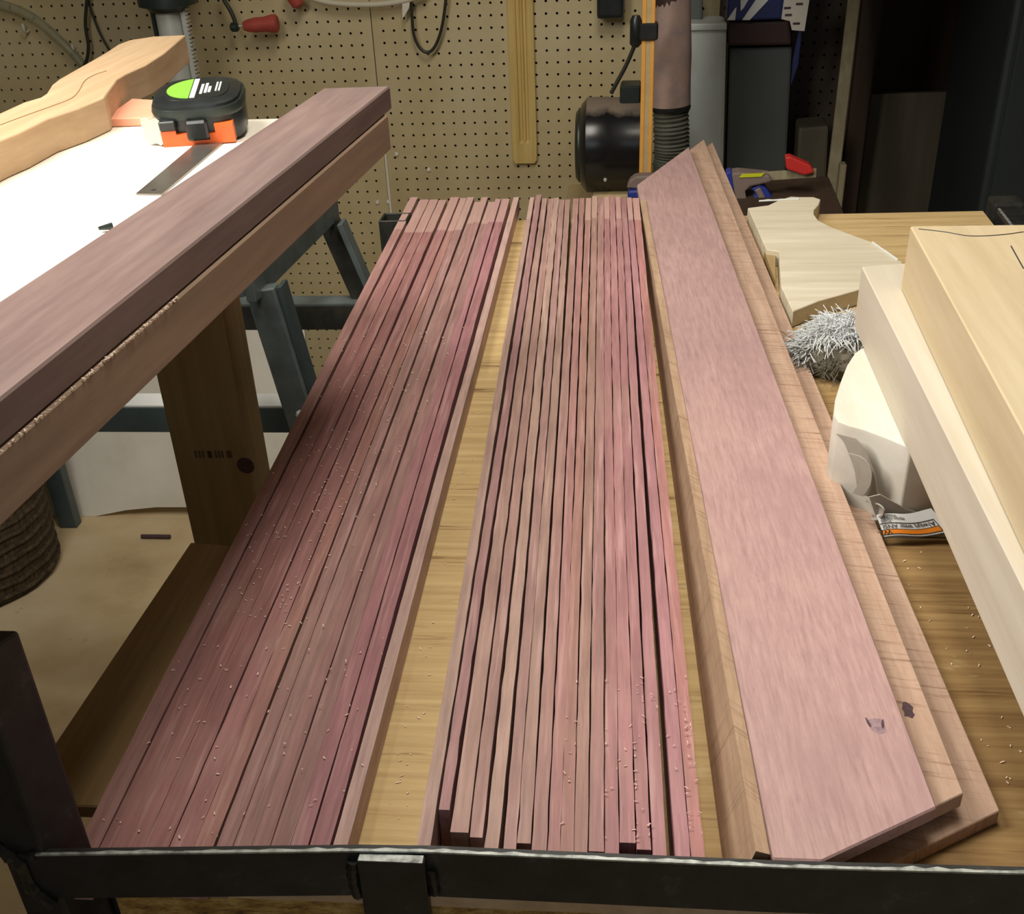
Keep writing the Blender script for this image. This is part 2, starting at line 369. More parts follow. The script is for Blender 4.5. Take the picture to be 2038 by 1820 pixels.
# ------------------------------------------------------------------ the room
ZF = -0.86
o = obj('floor', MB().box(-2.6, 2.2, -1.6, 3.9, ZF - 0.05, ZF), M['floor']); tag(o, kind='structure')
o = obj('ceiling', MB().box(-2.6, 2.2, -1.6, 3.9, 1.66, 1.70), M['ceil']); tag(o, kind='structure')
o = obj('wall_left', MB().box(-2.65, -2.6, -1.6, 3.9, ZF, 1.66), M['wallp']); tag(o, kind='structure')
o = obj('wall_right', MB().box(2.2, 2.25, -1.6, 3.9, ZF, 1.66), M['darkwood']); tag(o, kind='structure')
o = obj('wall_front', MB().box(-2.6, 2.2, -1.65, -1.6, ZF, 1.66), M['wallp']); tag(o, kind='structure')
YW = 3.138
wb = bpy.data.objects.new('wall_back', None); COL.objects.link(wb); wb.location = (0, YW, ZF); tag(wb, kind='structure')
obj('wall_lining', MB().box(-2.6, 0.5, YW + 0.022, YW + 0.05, ZF, 1.66), M['pegback'], wb)
obj('dark_wall_lining', MB().box(0.5, 2.2, YW + 0.30, YW + 0.34, ZF, 1.66), M['darkwood'], wb)
obj('wall_return', MB().box(0.495, 0.51, YW + 0.004, YW + 0.30, ZF, 1.66), M['darkwood'], wb)
def pegboard(name, hx, hz, x0, x1, z0, z1, ztop, mat='peg'):
    """board with real holes: lattice of one-inch cells, an octagonal hole in each"""
    u = 0.0254; mb = MB(); V = mb.v; Fc = mb.f; r = 0.0031
    i0 = math.ceil((x0 - hx) / u + 0.5); i1 = math.floor((x1 - hx) / u - 0.5)
    k0 = math.ceil((z0 - hz) / u + 0.5); k1 = math.floor((z1 - hz) / u - 0.5)
    oc = [(math.cos(PI / 8 + PI / 4 * q) * r, math.sin(PI / 8 + PI / 4 * q) * r) for q in range(8)]
    for i in range(i0, i1 + 1):
        for k in range(k0, k1 + 1):
            cx = hx + i * u; cz = hz + k * u; n = len(V); h = u / 2
            V += [Vector((cx + h, YW, cz + h)), Vector((cx - h, YW, cz + h)), Vector((cx - h, YW, cz - h)), Vector((cx + h, YW, cz - h))]
            V += [Vector((cx + a, YW, cz + b)) for a, b in oc]; V += [Vector((cx + a, YW + 0.005, cz + b)) for a, b in oc]
            # corners: 0 (+,+) 1 (-,+) 2 (-,-) 3 (+,-); octagon points 0..7 start at 22.5 degrees
            C = lambda q: n + 4 + q % 8
            for q, (ca, cb) in enumerate(((0, 1), (1, 2), (2, 3), (3, 0))):
                a = 2 * q
                Fc.append((n + ca, n + cb, C(a + 2), C(a + 1)))
                Fc.append((n + ca, C(a + 1), C(a)))
            for q in range(8): Fc.append((C(q), C(q + 1), C(q + 1) + 8, C(q) + 8))
    xa = hx + (i0 - .5) * u; xb = hx + (i1 + .5) * u; za = hz + (k0 - .5) * u; zb = hz + (k1 + .5) * u
    for (p, q, s, t) in ((x0, xa, z0, ztop), (xb, x1, z0, ztop), (xa, xb, z0, za), (xa, xb, zb, ztop)):
        if q - p > 1e-5 and t - s > 1e-5: mb.box(p, q, YW, YW + 0.005, s, t)
    me = bpy.data.meshes.new(name); me.from_pydata([v - Vector((x0, YW, z0)) for v in V], [], Fc); me.materials.append(M[mat])
    ob = bpy.data.objects.new(name, me); COL.objects.link(ob); ob.parent = wb; ob.location = Vector((x0, YW, z0)) - wb.location
    return ob
HB = (-0.6241, H - 0.42575); HA = (HB[0] - 0.05285, HB[1] + 0.02227)
pegboard('pegboard_panel', HA[0], HA[1], -2.0, -0.6515, ZF + 0.01, 0.30, 1.5)
pegboard('pegboard_panel', HB[0], HB[1], -0.6495, 0.150, ZF + 0.01, 0.30, 1.5)
pegboard('shade_painted_pegboard', HB[0], HB[1], 0.1505, 0.50, ZF + 0.01, 0.30, 1.5, 'shadepeg')  # same pegboard carried on, its shade put into the colour
obj('seam_strip', MB().box(-0.6497, -0.644, YW - 0.004, YW, -0.42, -0.24), M['paper'], wb)
# studs and frames of the dark bay on the right
for name, x0, x1, y0, y1, z0, z1, m in (('trim_1', 0.46, 0.50, YW - 0.03, YW, ZF, 1.5, 'darkwood'), ('trim_2', 0.75, 0.80, YW + 0.0, YW + 0.30, ZF, 1.5, 'darkwood')):
    tag(obj(name, MB().box(x0, x1, y0, y1, z0, z1), M[m]), kind='structure')

# ------------------------------------------------------------------ steel cart, deck
RB = [U(60, 1688, z=.042), U(715, 1680, z=.042), U(860, 1682, z=.042), U(1560, 1712, z=.042), U(2038, 1724, z=.042)]
RB = [Vector((-0.3255, RB[0].y, .042))] + RB + [Vector((0.50, 0.4500, .042))]
def rail_y(x):
    for a, b in zip(RB, RB[1:]):
        if a.x <= x <= b.x: return a.y + (b.y - a.y) * (x - a.x) / (b.x - a.x)
    return RB[-1].y
cart = thing('steel_cart', (0.06, 1.1, ZF), 'black painted welded steel cart frame carrying the plywood deck', 'cart')
mb = MB()
for i, (a, b) in enumerate(zip(RB, RB[1:])):
    A = [Vector((a.x, a.y - .0055, .009)), Vector((a.x, a.y, .009)), Vector((a.x, a.y, .042)), Vector((a.x, a.y - .0055, .042))]
    B = [Vector((b.x, b.y - .0055, .009)), Vector((b.x, b.y, .009)), Vector((b.x, b.y, .042)), Vector((b.x, b.y - .0055, .042))]
    n = len(mb.v); mb.v += A + (B if i == len(RB) - 2 else [])
N = len(RB)
for i in range(N - 1):
    for k in range(4): mb.f.append((4 * i + k, 4 * i + (k + 1) % 4, 4 * i + 4 + (k + 1) % 4, 4 * i + 4 + k))
mb.f += [(3, 2, 1, 0), tuple(4 * (N - 1) + k for k in range(4))]
rail = obj('front_rail', mb, M['black'], cart, bevel=.0006)
mb = MB()    # worn paint along the outer top edge: one ragged strip
xs = [-0.312 + k * .006 for k in range(134)]
for x in xs:
    wd = .0016 + abs(noise.noise(Vector((x * 90, 2, 0)))) * .0036; y = rail_y(x) - .0056
    mb.v += [Vector((x, y, .0412)), Vector((x, y, .0423)), Vector((x, y + wd, .0423))]
for i in range(len(xs) - 1):
    a_ = 3 * i; mb.f += [(a_, a_ + 3, a_ + 4, a_ + 1), (a_ + 1, a_ + 4, a_ + 5, a_ + 2)]
obj('worn_edge', mb, M['scuff'], rail)
# centre strap welded in front of the rail
sx0 = U(715, 1692, z=.040).x; sx1 = U(850, 1692, z=.040).x; sy = rail_y(-.12) - .0055
obj('strap', MB().box(sx0, sx1, sy - .006, sy - .0002, -.30, .040), M['black'], cart, bevel=.0006)
obj('strap_end', MB().box(sx0 + .001, sx1 - .001, sy - .0058, sy - .0004, .0400, .0405), M['scuff'], cart)
def bead(name, pts, r, par):
    P = spline(pts, 5); mb = MB().tube(P, [r * rnd.uniform(.7, 1.2) for _ in P], 8); return obj(name, mb, M['weld'], par, smooth=True)
bead('weld_bead', [(sx0 - .003, sy - .002, .036), (sx0 - .004, sy - .003, .024), (sx0 - .003, sy - .002, .010)], .0036, cart)
bead('weld_bead', [(sx1 + .002, sy - .001, .030), (sx1 + .003, sy - .001, .014)], .003, cart)
# front-left upright (square tube) with the leg under it
up = U(165, 1648, z=.042); uf = U(92, 1690, z=.042)
ux1 = uf.x; ux0 = U(4, 1690, z=.042).x; uy0 = uf.y - .003; uy1 = uy0 + .026
Ptop, Pbot = .165, ZF
obj('upright', MB().sweep([(ux0, uy0, Pbot), (ux1, uy0, Pbot), (ux1 + .011, uy1, Pbot), (ux0 + .011, uy1, Pbot)], [(ux0, uy0, Ptop), (ux1, uy0, Ptop), (ux1 + .011, uy1, Ptop), (ux0 + .011, uy1, Ptop)]), M['black'], cart, bevel=.002, segs=2)
bead('weld_bead', [(ux0 - .001, uy0 - .001, .047), (ux0 + .010, uy0 - .003, .036), (ux0 + .012, uy0 - .003, .018), (ux0 + .020, uy0 - .003, .006)], .004, cart)
bead('weld_bead', [(ux0 + .012, uy0 - .001, .040), (ux1 - .004, uy0 - .001, .041)], .003, cart)
# hollow far-left stub
def hollow(name, cx, cy, sx, sy, z0, z1, t, mat, par):
    mb = MB(); mb.box(cx - sx, cx + sx, cy - sy, cy + sy, z0, z1); mb.f.pop(1)
    a, b = sx - t, sy - t; n = len(mb.v)
    mb.v += [Vector((cx + p, cy + q, z)) for z in (z1, z1 - .10) for p, q in ((-a, -b), (a, -b), (a, b), (-a, b))]
    for k in range(4):
        k2 = (k + 1) % 4; mb.f.append((4 + k, 4 + k2, n + k2, n + k)); mb.f.append((n + k, n + k2, n + 4 + k2, n + 4 + k))
    mb.f.append((n + 4, n + 5, n + 6, n + 7)); return obj(name, mb, mat, par, bevel=.001)
tl = U(753, 440, z=.02)
hollow('tube_post', tl.x + .019, tl.y + .019, .019, .019, ZF, .02, .003, M['blacktube'], cart)
tr = U(1972, 400, z=.01)
obj('tube_post', MB().box(tr.x, tr.x + .04, tr.y - .02, tr.y + .02, ZF, .012), M['blacktube'], cart, bevel=.004, segs=2)
obj('side_rail', MB().bar((tr.x + .02, tr.y - .03, -.010), (tr.x + .02, .47, -.010), .038, .036), M['black'], cart, bevel=.003, segs=2)
obj('worn_edge', MB().bar((tr.x + .004, tr.y - .03, .0084), (tr.x + .004, tr.y - .16, .0084), .003, .001), M['scuff'], cart)
obj('side_rail', MB().bar((-.282, 1.69, -.031), (-.282, .46, -.031), .036, .036), M['black'], cart, bevel=.002)
obj('back_rail', MB().bar((tl.x + .04, tl.y + .019, -.032), (tr.x, tr.y - .01, -.032), .03, .03), M['black'], cart, bevel=.002)
obj('leg', MB().box(0.46, .498, .452, .49, ZF, .0), M['black'], cart, bevel=.002)
# deck sheet
dk0 = -.300; dk1 = U(1958, 421, z=0).x; dyf = 1.705
tag(obj('plywood_deck', MB().prism([(dk0, .4495), (.455, .4535), (dk1, dyf + .012), (dk0, dyf - .003)], -.012, 0), M['ply'], bevel=.0008),
    'yellowish plywood sheet lying as deck on the black steel cart', 'plywood sheet')
# lumber edge under the front rail
tag(obj('plywood_offcut', MB().prism([(-.2885, .4418), (.455, .4432), (.455, .4500), (-.2885, .4484)], .0006, .0085), M['cherry']),
    'thin plywood edge strip just under the black front rail', 'wood strip')
mb = MB(); nx, nz = 150, 9
def chipy(i, k):
    p = Vector((i * .35, k * .9, 3.1)); d = noise.noise(p) * .0030 + noise.noise(p * 2.7) * .0015
    return d if i > 30 else d * .15
for k in range(nz + 1):
    for i in range(nx + 1):
        x = -.283 + i * .0049; mb.v.append(Vector((x, .4440 + (x + .29) * .0045 + chipy(i, k), -.045 + k * .0048)))
for k in range(nz):
    for i in range(nx): q = k * (nx + 1) + i; mb.f.append((q, q + 1, q + nx + 2, q + nx + 1))
n = len(mb.v); mb.v += [Vector((-.283, .4486, -.045)), Vector((.452, .4525, -.045)), Vector((.452, .4525, -.0018)), Vector((-.283, .4486, -.0018))]
mb.f.append((n, n + 3, n + 2, n + 1))
b0 = list(range(nx + 1)); t0 = [nz * (nx + 1) + i for i in range(nx + 1)]
mb.f.append(tuple(b0[::-1]) + (n, n + 1)); mb.f.append(tuple(t0) + (n + 2, n + 3))
tag(obj('chipboard_edge', mb, M['osb']), 'crumbly yellow chipboard edge showing below the black front rail', 'chipboard')
# dark plank in the gap beside the left bundle
tag(obj('weathered_plank', MB().prism([(-.362, .50), (-.3035, .50), (-.3035, .800), (-.352, .806)], -.0, .010), M['cleat'], bevel=.001),
    'dark weathered short plank in shade beside the wide-strip bundle', 'plank')

# ------------------------------------------------------------------ the two bundles of strips
T = .019
def strip(name, n0, n1, f0, f1, yN, yF, fy, z0, z1, col, rough, label, group, seed):
    """n0..n1 / f0..f1: left and right edge at the near / far reference (Vectors); yN,yF end positions"""
    def ed(a, b, y): t = (y - a.y) / (b.y - a.y); return a.x + (b.x - a.x) * t
    c0 = (ed(n0, f0, yN) + ed(n1, f1, yN)) / 2; c1 = (ed(n0, f0, yF) + ed(n1, f1, yF)) / 2
    rot = -math.atan2(c1 - c0, yF - yN)
    ys = [yN + (yF - yN) * i / 60 for i in range(61)]
    if fy and yN < fy < yF: ys += [fy - .002, fy + .002]
    ys.sort(); mb = MB(); fresh = []
    for y in ys:
        e0 = rough * noise.noise(Vector((seed * 7.1, y * 55, 0))) + rough * .6 * noise.noise(Vector((seed * 3.3, y * 170, 1)))
        e1 = rough * noise.noise(Vector((seed * 5.7, y * 55, 5))) + rough * .6 * noise.noise(Vector((seed * 2.9, y * 170, 7)))
        zz = z1 + .0006 * noise.noise(Vector((seed, y * 4, 2)))
        xa, xb = ed(n0, f0, y), ed(n1, f1, y); sag = .0009 * noise.noise(Vector((seed * 1.7, y * 2.2, 9)))
        xa += sag; xb += sag
        mb.v += [Vector((xa, y, z0)), Vector((xb, y, z0)), Vector((xb + e1, y, zz)), Vector((xa + e0, y, zz))]
        fresh += [1.0 if fy and y > fy else 0.0] * 4
    L = len(ys)
    for i in range(L - 1):
        for k in range(4): mb.f.append((4 * i + k, 4 * i + (k + 1) % 4, 4 * i + 4 + (k + 1) % 4, 4 * i + 4 + k))
    mb.f += [(3, 2, 1, 0), tuple(4 * (L - 1) + k for k in range(4))]
    o = obj(name, mb, M['purple'], rot=rot, color=col, origin=((c0 + c1) / 2, (yN + yF) / 2, z0))
    at = o.data.attributes.new('fresh', 'FLOAT', 'POINT'); at.data.foreach_set('value', fresh)
    return tag(o, label, 'wood strip', group)
def desat(h, k=1.0):
    c = lin(h); c = [v * (.86 if k > 1.135 else 1.0) for v in c]; return (c[0] * 1.16 * (1 + (k - 1) * .35), c[1] * 1.18 * k + .010, c[2] * 1.18 * k + .010)
ORD = ['first', 'second', 'third', 'fourth', 'fifth', 'sixth', 'seventh', 'eighth', 'ninth', 'tenth', 'eleventh', 'twelfth', 'thirteenth', 'fourteenth', 'fifteenth', 'sixteenth', 'seventeenth', 'eighteenth']
nearL = [(0, .081), (.086, .181), (.182, .249), (.254, .345), (.346, .434), (.438, .511), (.518, .579), (.580, .644), (.649, .715), (.716, .786), (.793, .858), (.863, .935), (.947, 1)]
farL = [(490, 585, 80, 490), (610, 725, 110, 530), (735, 840, 110, 530), (850, 945, 115, 525), (1000, 1108, 80, 500), (1125, 1200, 90, 510), (1210, 1295, 80, 500), (1300, 1385, 125, 405), (1395, 1470, 80, 400), (1480, 1568, 125, 410), (1570, 1635, 100, 405), (1655, 1750, 100, 400), (1800, 1868, 80, 400)]
NLa, NLb = U(150, 1690, z=T), U(692, 1680, z=T)
colL = ['9a6d68', '93625f', '915f5c', '8d5c5a', '946361', '96665f', '936a66', '936c66', '936864', '906864', '986468', '986468', 'ac8880']
for i in range(13):
    a, b = nearL[i]; fa, fb, fv, fr = farL[i]
    n0 = NLa.lerp(NLb, a); n1 = NLa.lerp(NLb, b)
    f0 = U(740 + fa / 6.369, 380 + fv / 6.369, z=T); f1 = U(740 + fb / 6.369, 380 + fv / 6.369, z=T)
    yF = (f0.y + f1.y) / 2
    fy = U(740 + fa / 6.369 - 70, 380 + fr / 6.369, z=T).y
    k = 12 - i
    end = {1: .006, 2: .009, 3: .006}.get(i, .0)
    lab = ('light brown-edged purpleheart strip bordering the bare plywood gap, in the wider-strip bundle' if k == 0 else
           'purpleheart strip, outermost one beside the white-topped bench' if i == 0 else
           f'purpleheart strip, {ORD[k]} from the bare plywood gap in the wider-strip bundle')
    strip('purpleheart_strip', n0, n1, f0, f1, rail_y(n0.x) + .0012 + end + rnd.uniform(0, .003), yF, fy, 0.0002, T - (.0015 if i in (7, 9) else 0), desat(colL[i], 1.13), .00035, lab, 'wide purpleheart strips', i + 1)
TM = .034
nearM = [(160, 240), (250, 318), (350, 452), (458, 537), (560, 642), (668, 741), (746, 826), (832, 917), (930, 1002), (1006, 1082), (1086, 1167), (1170, 1257), (1266, 1347), (1351, 1442), (1451, 1532), (1545, 1627), (1670, 1757), (1764, 1842)]
farM = [(345, 398, 80), (432, 498, 40), (502, 562, 95), (588, 653, 85), (656, 720, 90), (726, 790, 115), (800, 860, 105), (900, 965, 100), (980, 1040, 95), (1057, 1122, 100), (1135, 1200, 70), (1212, 1284, 75), (1290, 1352, 80), (1362, 1425, 70), (1432, 1495, 80), (1502, 1570, 80), (1576, 1636, 90), (1642, 1722, 90)]
endM = {1: 1610, 2: 1657, 3: 1664, 6: 1678, 13: 1681, 11: 1692, 14: 1693}
colM = ['a9857a', '9c6f6e', 'a37c72', 'a0776f', 'ab867a', '9f7670', 'a07a70', '9f746d', 'a2706c', '9f7067', '9a7167', '9d706c', 'a06c6c', 'a57070', 'a06b6c', 'a26e70', 'a67074', 'ab706c']
for i in range(18):
    a, b = nearM[i]; fa, fb, fv = farM[i]; z = TM + rnd.uniform(-.0012, .0012)
    n0, n1 = U(800 + a / 3.135, 1557, z=TM), U(800 + b / 3.135, 1557, z=TM)
    f0, f1 = U(1000 + fa / 6.369, 380 + fv / 6.369, z=TM), U(1000 + fb / 6.369, 380 + fv / 6.369, z=TM)
    yF = (f0.y + f1.y) / 2
    yN = U(800 + a / 3.135, endM[i], z=TM).y if i in endM else rail_y(n0.x) + .0012 + rnd.uniform(0, .002)
    lab = ('narrow purpleheart strip bordering the bare plywood gap beside the wider-strip bundle' if i == 0 else
           'short narrow purpleheart strip with splintered end stopping well short of the rail' if i == 1 else
           'narrow purpleheart strip next to the strip leaning on the planks' if i == 17 else
           f'narrow purpleheart strip, {ORD[i]} from the bare plywood gap')
    fy = yF - .10 if i in (0, 9, 10, 12, 14, 16, 17) else None
    strip('purpleheart_strip', n0, n1, f0, f1, yN, yF, fy, 0.0002, z, desat(colM[i], 1.14), .00055, lab, 'narrow purpleheart strips', i + 31)

# leaning strip against the planks
def lean(y, top):
    # lower-left edge on the deck, upper-right edge on the planks
    t = (y - .577) / (.898 - .577)
    if not top: return Vector((.0445 + (.0282 - .0445) * t, y, .0003))
    A_, B_ = U(1470, 1500, z=.0405), U(1290, 490, z=.0352); t = (y - A_.y) / (B_.y - A_.y); q = A_.lerp(B_, t); return Vector((q.x, y, q.z))
mb = MB(); ys = [.4520 + (1.665 - .4520) * i / 40 for i in range(41)]
for y in ys:
    a, b = lean(y, False), lean(y, True); d = (b - a).normalized(); nrm = Vector((d.z, 0, -d.x)) * .0075
    j = .0005 * noise.noise(Vector((y * 60, 3, 1)))
    mb.v += [a + Vector((.0005, 0, 0)), a + nrm + Vector((0, 0, .0030)), b + nrm + Vector((j, 0, 0)), b + Vector((j, 0, 0))]
for i in range(40):
    for k in range(4): mb.f.append((4 * i + k, 4 * i + (k + 1) % 4, 4 * i + 4 + (k + 1) % 4, 4 * i + 4 + k))
mb.f += [(3, 2, 1, 0), tuple(160 + k for k in range(4))]
tag(obj('leaning_strip', mb, M['sawndiag'], rot=math.atan2(.0163, .321)), 'light brown rough-sawn strip leaning on the edge of the pink plank', 'wood strip')

# ------------------------------------------------------------------ three stacked planks
def plank(name, poly, z0, z1, mat, label, cat, group=None, rot=None, bevel=.0006, lift=0.0):
    if rot is None:
        a, b = Vector(poly[1][:2]), Vector(poly[2][:2]); rot = math.atan2(-(b - a).x, (b - a).y)
    mb = MB().prism([(p[0], p[1]) for p in poly], z0, z1)
    for v in mb.v: v.z += lift * (1 - (v.y - .45) / 1.60)
    return tag(obj(name, mb, mat, rot=rot, bevel=bevel), label, cat, group)
LIFT = .0070
nl, nr, fr, fl = [U(*p, z=z_) for p, z_ in (((1535, 1705), .0375), ((1865, 1607), .0372), ((1371, 292), .0308), ((1268, 368), .0315))]
e = (U(1640, 1713, z=.0372) - nr); d = (nl - fl)
# left edge continued to meet the line of the end cut
det = e.x * (-d.y) + d.x * e.y; q = nl - nr; s = (q.x * (-d.y) + d.x * q.y) / det; nl = nr + e * s
def stack(nr, fr, y0): return clipY([(nr.x + (nl - b1r).x, nr.y + (nl - b1r).y), (nr.x, nr.y), (fr.x, fr.y), (fr.x + (fl - b1f).x, fr.y + (fl - b1f).y)], y0)
b1r, b1f = nr, fr
rb = math.atan2(-(fr - nr).x, (fr - nr).y)
b2 = stack(U(1918, 1579, z=.0272), U(1401, 277, z=.0205), .4505); b3 = stack(U(1990, 1614, z=.0100), U(1418, 283, z=.0100), .4505)
p3 = plank('rough_plank', b3, .0002, .0100, M['sawnpink'], 'light brown rough-sawn plank, lowest of the three under the pink one', 'plank', 'stacked planks', rb)
p2 = plank('rough_plank', b2, .0103, .0205, M['sawnpink'], 'light brown rough-sawn plank with dark knot, between pink plank and lowest one', 'plank', 'stacked planks', rb, lift=LIFT)
p1 = plank('pink_plank', clipY([(nl.x, nl.y), (nr.x, nr.y), (fr.x, fr.y), (fl.x, fl.y)], .4505), .0208, .0305, M['pinkboard'], 'smooth pink purpleheart plank on top of two rough planks', 'plank', 'stacked planks', rb, .001, LIFT)
# knots
def disc(name, c, rx, ry, rot, z, mat, par, n=14, jag=.2, thick=.0003):
    P = []
    for k in range(n):
        a = 2 * PI * k / n; j = 1 + rnd.uniform(-jag, jag); x, y = math.cos(a) * rx * j, math.sin(a) * ry * j
        P.append((c.x + x * math.cos(rot) - y * math.sin(rot), c.y + x * math.sin(rot) + y * math.cos(rot)))
    return obj(name, MB().prism(P, z, z + thick), mat, par)
M['knot'] = plain('dark_knot', '4c3238', 0.6, 0, 0.6, '2a1c1c', 200); M['knotpale'] = plain('pale_knot', '9c8186', 0.5, 0, 0.8, '6d5560', 200)
c = U(1745, 1445, z=.0367); zk = .0305 + LIFT * (1 - (c.y - .45) / 1.60); disc('knot', c, .0052, .0072, .1, zk - .0002, M['knotpale'], p1); 
for dx in (-.0045, .0035): disc('knot_crack', c + Vector((dx, .0015, 0)), .0007, .0042, -dx * 40, zk + .0001, M['knot'], p1, 10, .3)
c = U(1808, 1418, z=.0268); disc('knot', c, .0035, .0080, .12, .0205 + LIFT * (1 - (c.y - .45) / 1.60) - .0001, M['knot'], p2, 14, .35)

# ------------------------------------------------------------------ shavings
def shavings(name, pts, label, mat='chip'):
    mb = MB()
    for p in pts:
        a = rnd.uniform(0, PI); L = rnd.uniform(.0003, .0013); wd = rnd.uniform(.0002, .0005); ca, sa = math.cos(a), math.sin(a); z = p.z + .0003
        cr = [(-L, -wd), (L, -wd * .6), (L, wd), (-L, wd * .7)]
        up = rnd.uniform(.0, .0006)
        mb.sweep([Vector((p.x + x * ca - y * sa, p.y + x * sa + y * ca, z + (up if x > 0 else 0))) for x, y in cr],
                 [Vector((p.x + x * ca - y * sa, p.y + x * sa + y * ca, z + .0003 + (up if x > 0 else 0))) for x, y in cr])
    return tag(obj(name, mb, M[mat]), label, 'sawdust', None, 'stuff')
pts = []
for k in range(230):
    t = rnd.gauss(.5, .22); y = 1250 - 600 * rnd.random() ** .8; x = 420 + (1250 - y) * .52 + rnd.gauss(90, 75)
    lo = 150 + (1690 - y) * .515 + 8; hi = 690 + (1690 - y) * .266 - 8
    if lo < x < hi: pts.append(U(x, y, z=T + .0004))
for k in range(70):
    y = rnd.uniform(1250, 1670); lo = 150 + (1690 - y) * .515 + 8; hi = 690 + (1690 - y) * .266 - 8
    pts.append(U(rnd.uniform(lo, hi), y, z=T + .0004))
shavings('wood_shavings', pts, 'fine pale wood shavings scattered over the wider-strip bundle')
pts = []
for k in range(90):
    y = rnd.uniform(1350, 1680); i = rnd.choice([9, 12, 13, 14, 15, 16, 17, 17, 17, 14]); a, b = nearM[i]; x = 800 + (rnd.choice((a + 6, b - 6, (a + b) / 2))) / 3.135
    nd = U(x, 1557, z=TM); far = U(1000 + (farM[i][0] + (farM[i][1] - farM[i][0]) * .5) / 6.369, 400, z=TM); t = (U(x, y, z=TM).y - nd.y) / (far.y - nd.y)
    q = nd.lerp(far, t); pts.append(Vector((q.x, q.y, TM + .0012)))
shavings('torn_fibres', pts, 'torn pale wood fibres clinging to the narrow strips near the rail', 'fibrepink')
pts = [U(rnd.uniform(1795, 2038), rnd.uniform(1090, 1680), z=0) for _ in range(90)]
pts = [p for p in pts if p.x > .10 + (1.0 - p.y) * .12 + .06 and p.y > .46 and p.x < .44]
pts += [U(rnd.uniform(0, 40) + 905 - (y - 900) * .19, y, z=0) for y in [rnd.uniform(600, 1650) for _ in range(50)]]
shavings('deck_sawdust', pts, 'sawdust flecks scattered on the bare plywood deck')

# ------------------------------------------------------------------ right-hand lumber
dtop = [U(x, y, z=.075) for x, y in ((1812, 893), (1765, 873), (1720, 856), (1690, 848), (1668, 840), (1659, 826), (1662, 795), (1672, 762), (1686, 726), (1702, 702), (1720, 690))]
dp = [(p.x, p.y) for p in dtop] + [(.285, 1.05), (.285, .856)]
tag(obj('round_end_block', MB().prism(dp, .0004, .075), M['maple'], bevel=.0015, segs=2, smooth=True, rot=.1), 'thick white maple block with rounded end under the pale timbers', 'wood block')
def edge(a, b, z): return U(*a, z=z), U(*b, z=z)
a, b = edge((1715, 530), (1951, 1000), .1295)
a2 = Vector((a.x, a.y)); dirv = (Vector((b.x, b.y)) - a2).normalized(); prp = Vector((-dirv.y, dirv.x))
if prp.x < 0: prp = -prp
far = a2; near = a2 + dirv * .66
ang = math.atan2(dirv.x, -dirv.y)
tag(obj('pale_timber', MB().prism([tuple(far), tuple(near), tuple(near + prp * .14), tuple(far + prp * .13 + dirv * -.02)], .0758, .1295), M['poplar'], rot=ang, bevel=.001),
    'pale square-edged timber lying across the rounded maple block', 'timber', 'pale timbers')
a, b = edge((1812, 450), (2038, 863), .1805)
a2 = Vector((a.x, a.y)); dirv = (Vector((b.x, b.y)) - a2).normalized(); prp = Vector((-dirv.y, dirv.x))
if prp.x < 0: prp = -prp
near = a2 + dirv * .50
o = tag(obj('pale_timber', MB().prism([tuple(a2), tuple(near), tuple(near + prp * .22), tuple(a2 + prp * .22 - dirv * .0)], .1300, .1805), M['poplar2'], rot=ang, bevel=.001),
    'wide yellowish timber with pencil line, on top of the other pale timber', 'timber', 'pale timbers')
P = spline([U(x, y, z=.1806) for x, y in ((1828, 456), (1880, 462), (1930, 470), (1990, 468), (2037, 462))], 6)
obj('pencil_line', MB().tube(P, .0005, 5), M['ink'], o)
P = [U(x, y, z=.1806) for x, y in ((2012, 490), (2037, 535))]
obj('pencil_line', MB().tube(P, .0005, 5), M['ink'], o)
# cut-out plywood shape
Z2 = (.0005, .0185)
zo = [(258, 207), (270, 205), (400, 188), (470, 155), (545, 132), (600, 135), (690, 135), (735, 150), (722, 185), (694, 215), (692, 245), (722, 285), (800, 325), (950, 382), (1060, 422), (1180, 490), (1255, 552), (1235, 640), (960, 728), (720, 795), (535, 862), (462, 700), (450, 480), (372, 470)]
pp = [U(1400 + a / 3.194, 350 + b / 3.194, z=Z2[1]) for a, b in zo]
pp = [(p.x + (.0055 if k in (0, 20, 21, 22, 23) else .002), p.y) for k, p in enumerate(pp)]
cut = tag(obj('curved_cutout', MB().prism(pp, *Z2), M['birch'], bevel=.0008), 'curvy plywood cut-out with swooping horn lying beside the stacked planks', 'plywood shape')
for (x0, y0, x1, y1) in ((1510, 402, 1590, 398), (1735, 484, 1786, 520)):
    A, B = U(x0, y0, z=.0186), U(x1, y1, z=.0186); Q = []
    n = 9
    for k in range(n + 1):
        q = A.lerp(B, k / n); Q.append(q)
    mb = MB()
    for k in range(n):
        s0, s1 = (.004 + .004 * abs(noise.noise(Vector((k * 1.7, x0, 0)))), .004 + .004 * abs(noise.noise(Vector((k * 1.7 + 1.7, x0, 0)))))
        mb.sweep([Q[k] + Vector((0, 0, .0002)), Q[k + 1] + Vector((0, 0, .0002)), Q[k + 1] + Vector((.001, s1, .0002)), Q[k] + Vector((.001, s0, .0002))],
                 [Q[k] + Vector((0, 0, .0012)), Q[k + 1] + Vector((0, 0, .0012)), Q[k + 1] + Vector((.001, s1, .0012)), Q[k] + Vector((.001, s0, .0012))])
    obj('torn_fibre_edge', mb, M['labelwhite'], cut)
Q = [U(*q, z=.013) for q in ((1516, 500), (1538, 502), (1538, 560))]
tag(obj('endgrain_block', MB().prism([(p.x + .003, p.y) for p in Q], .0004, .013), M['cleat']), 'small dark striped wedge in the notch of the curvy plywood cut-out', 'wood block')
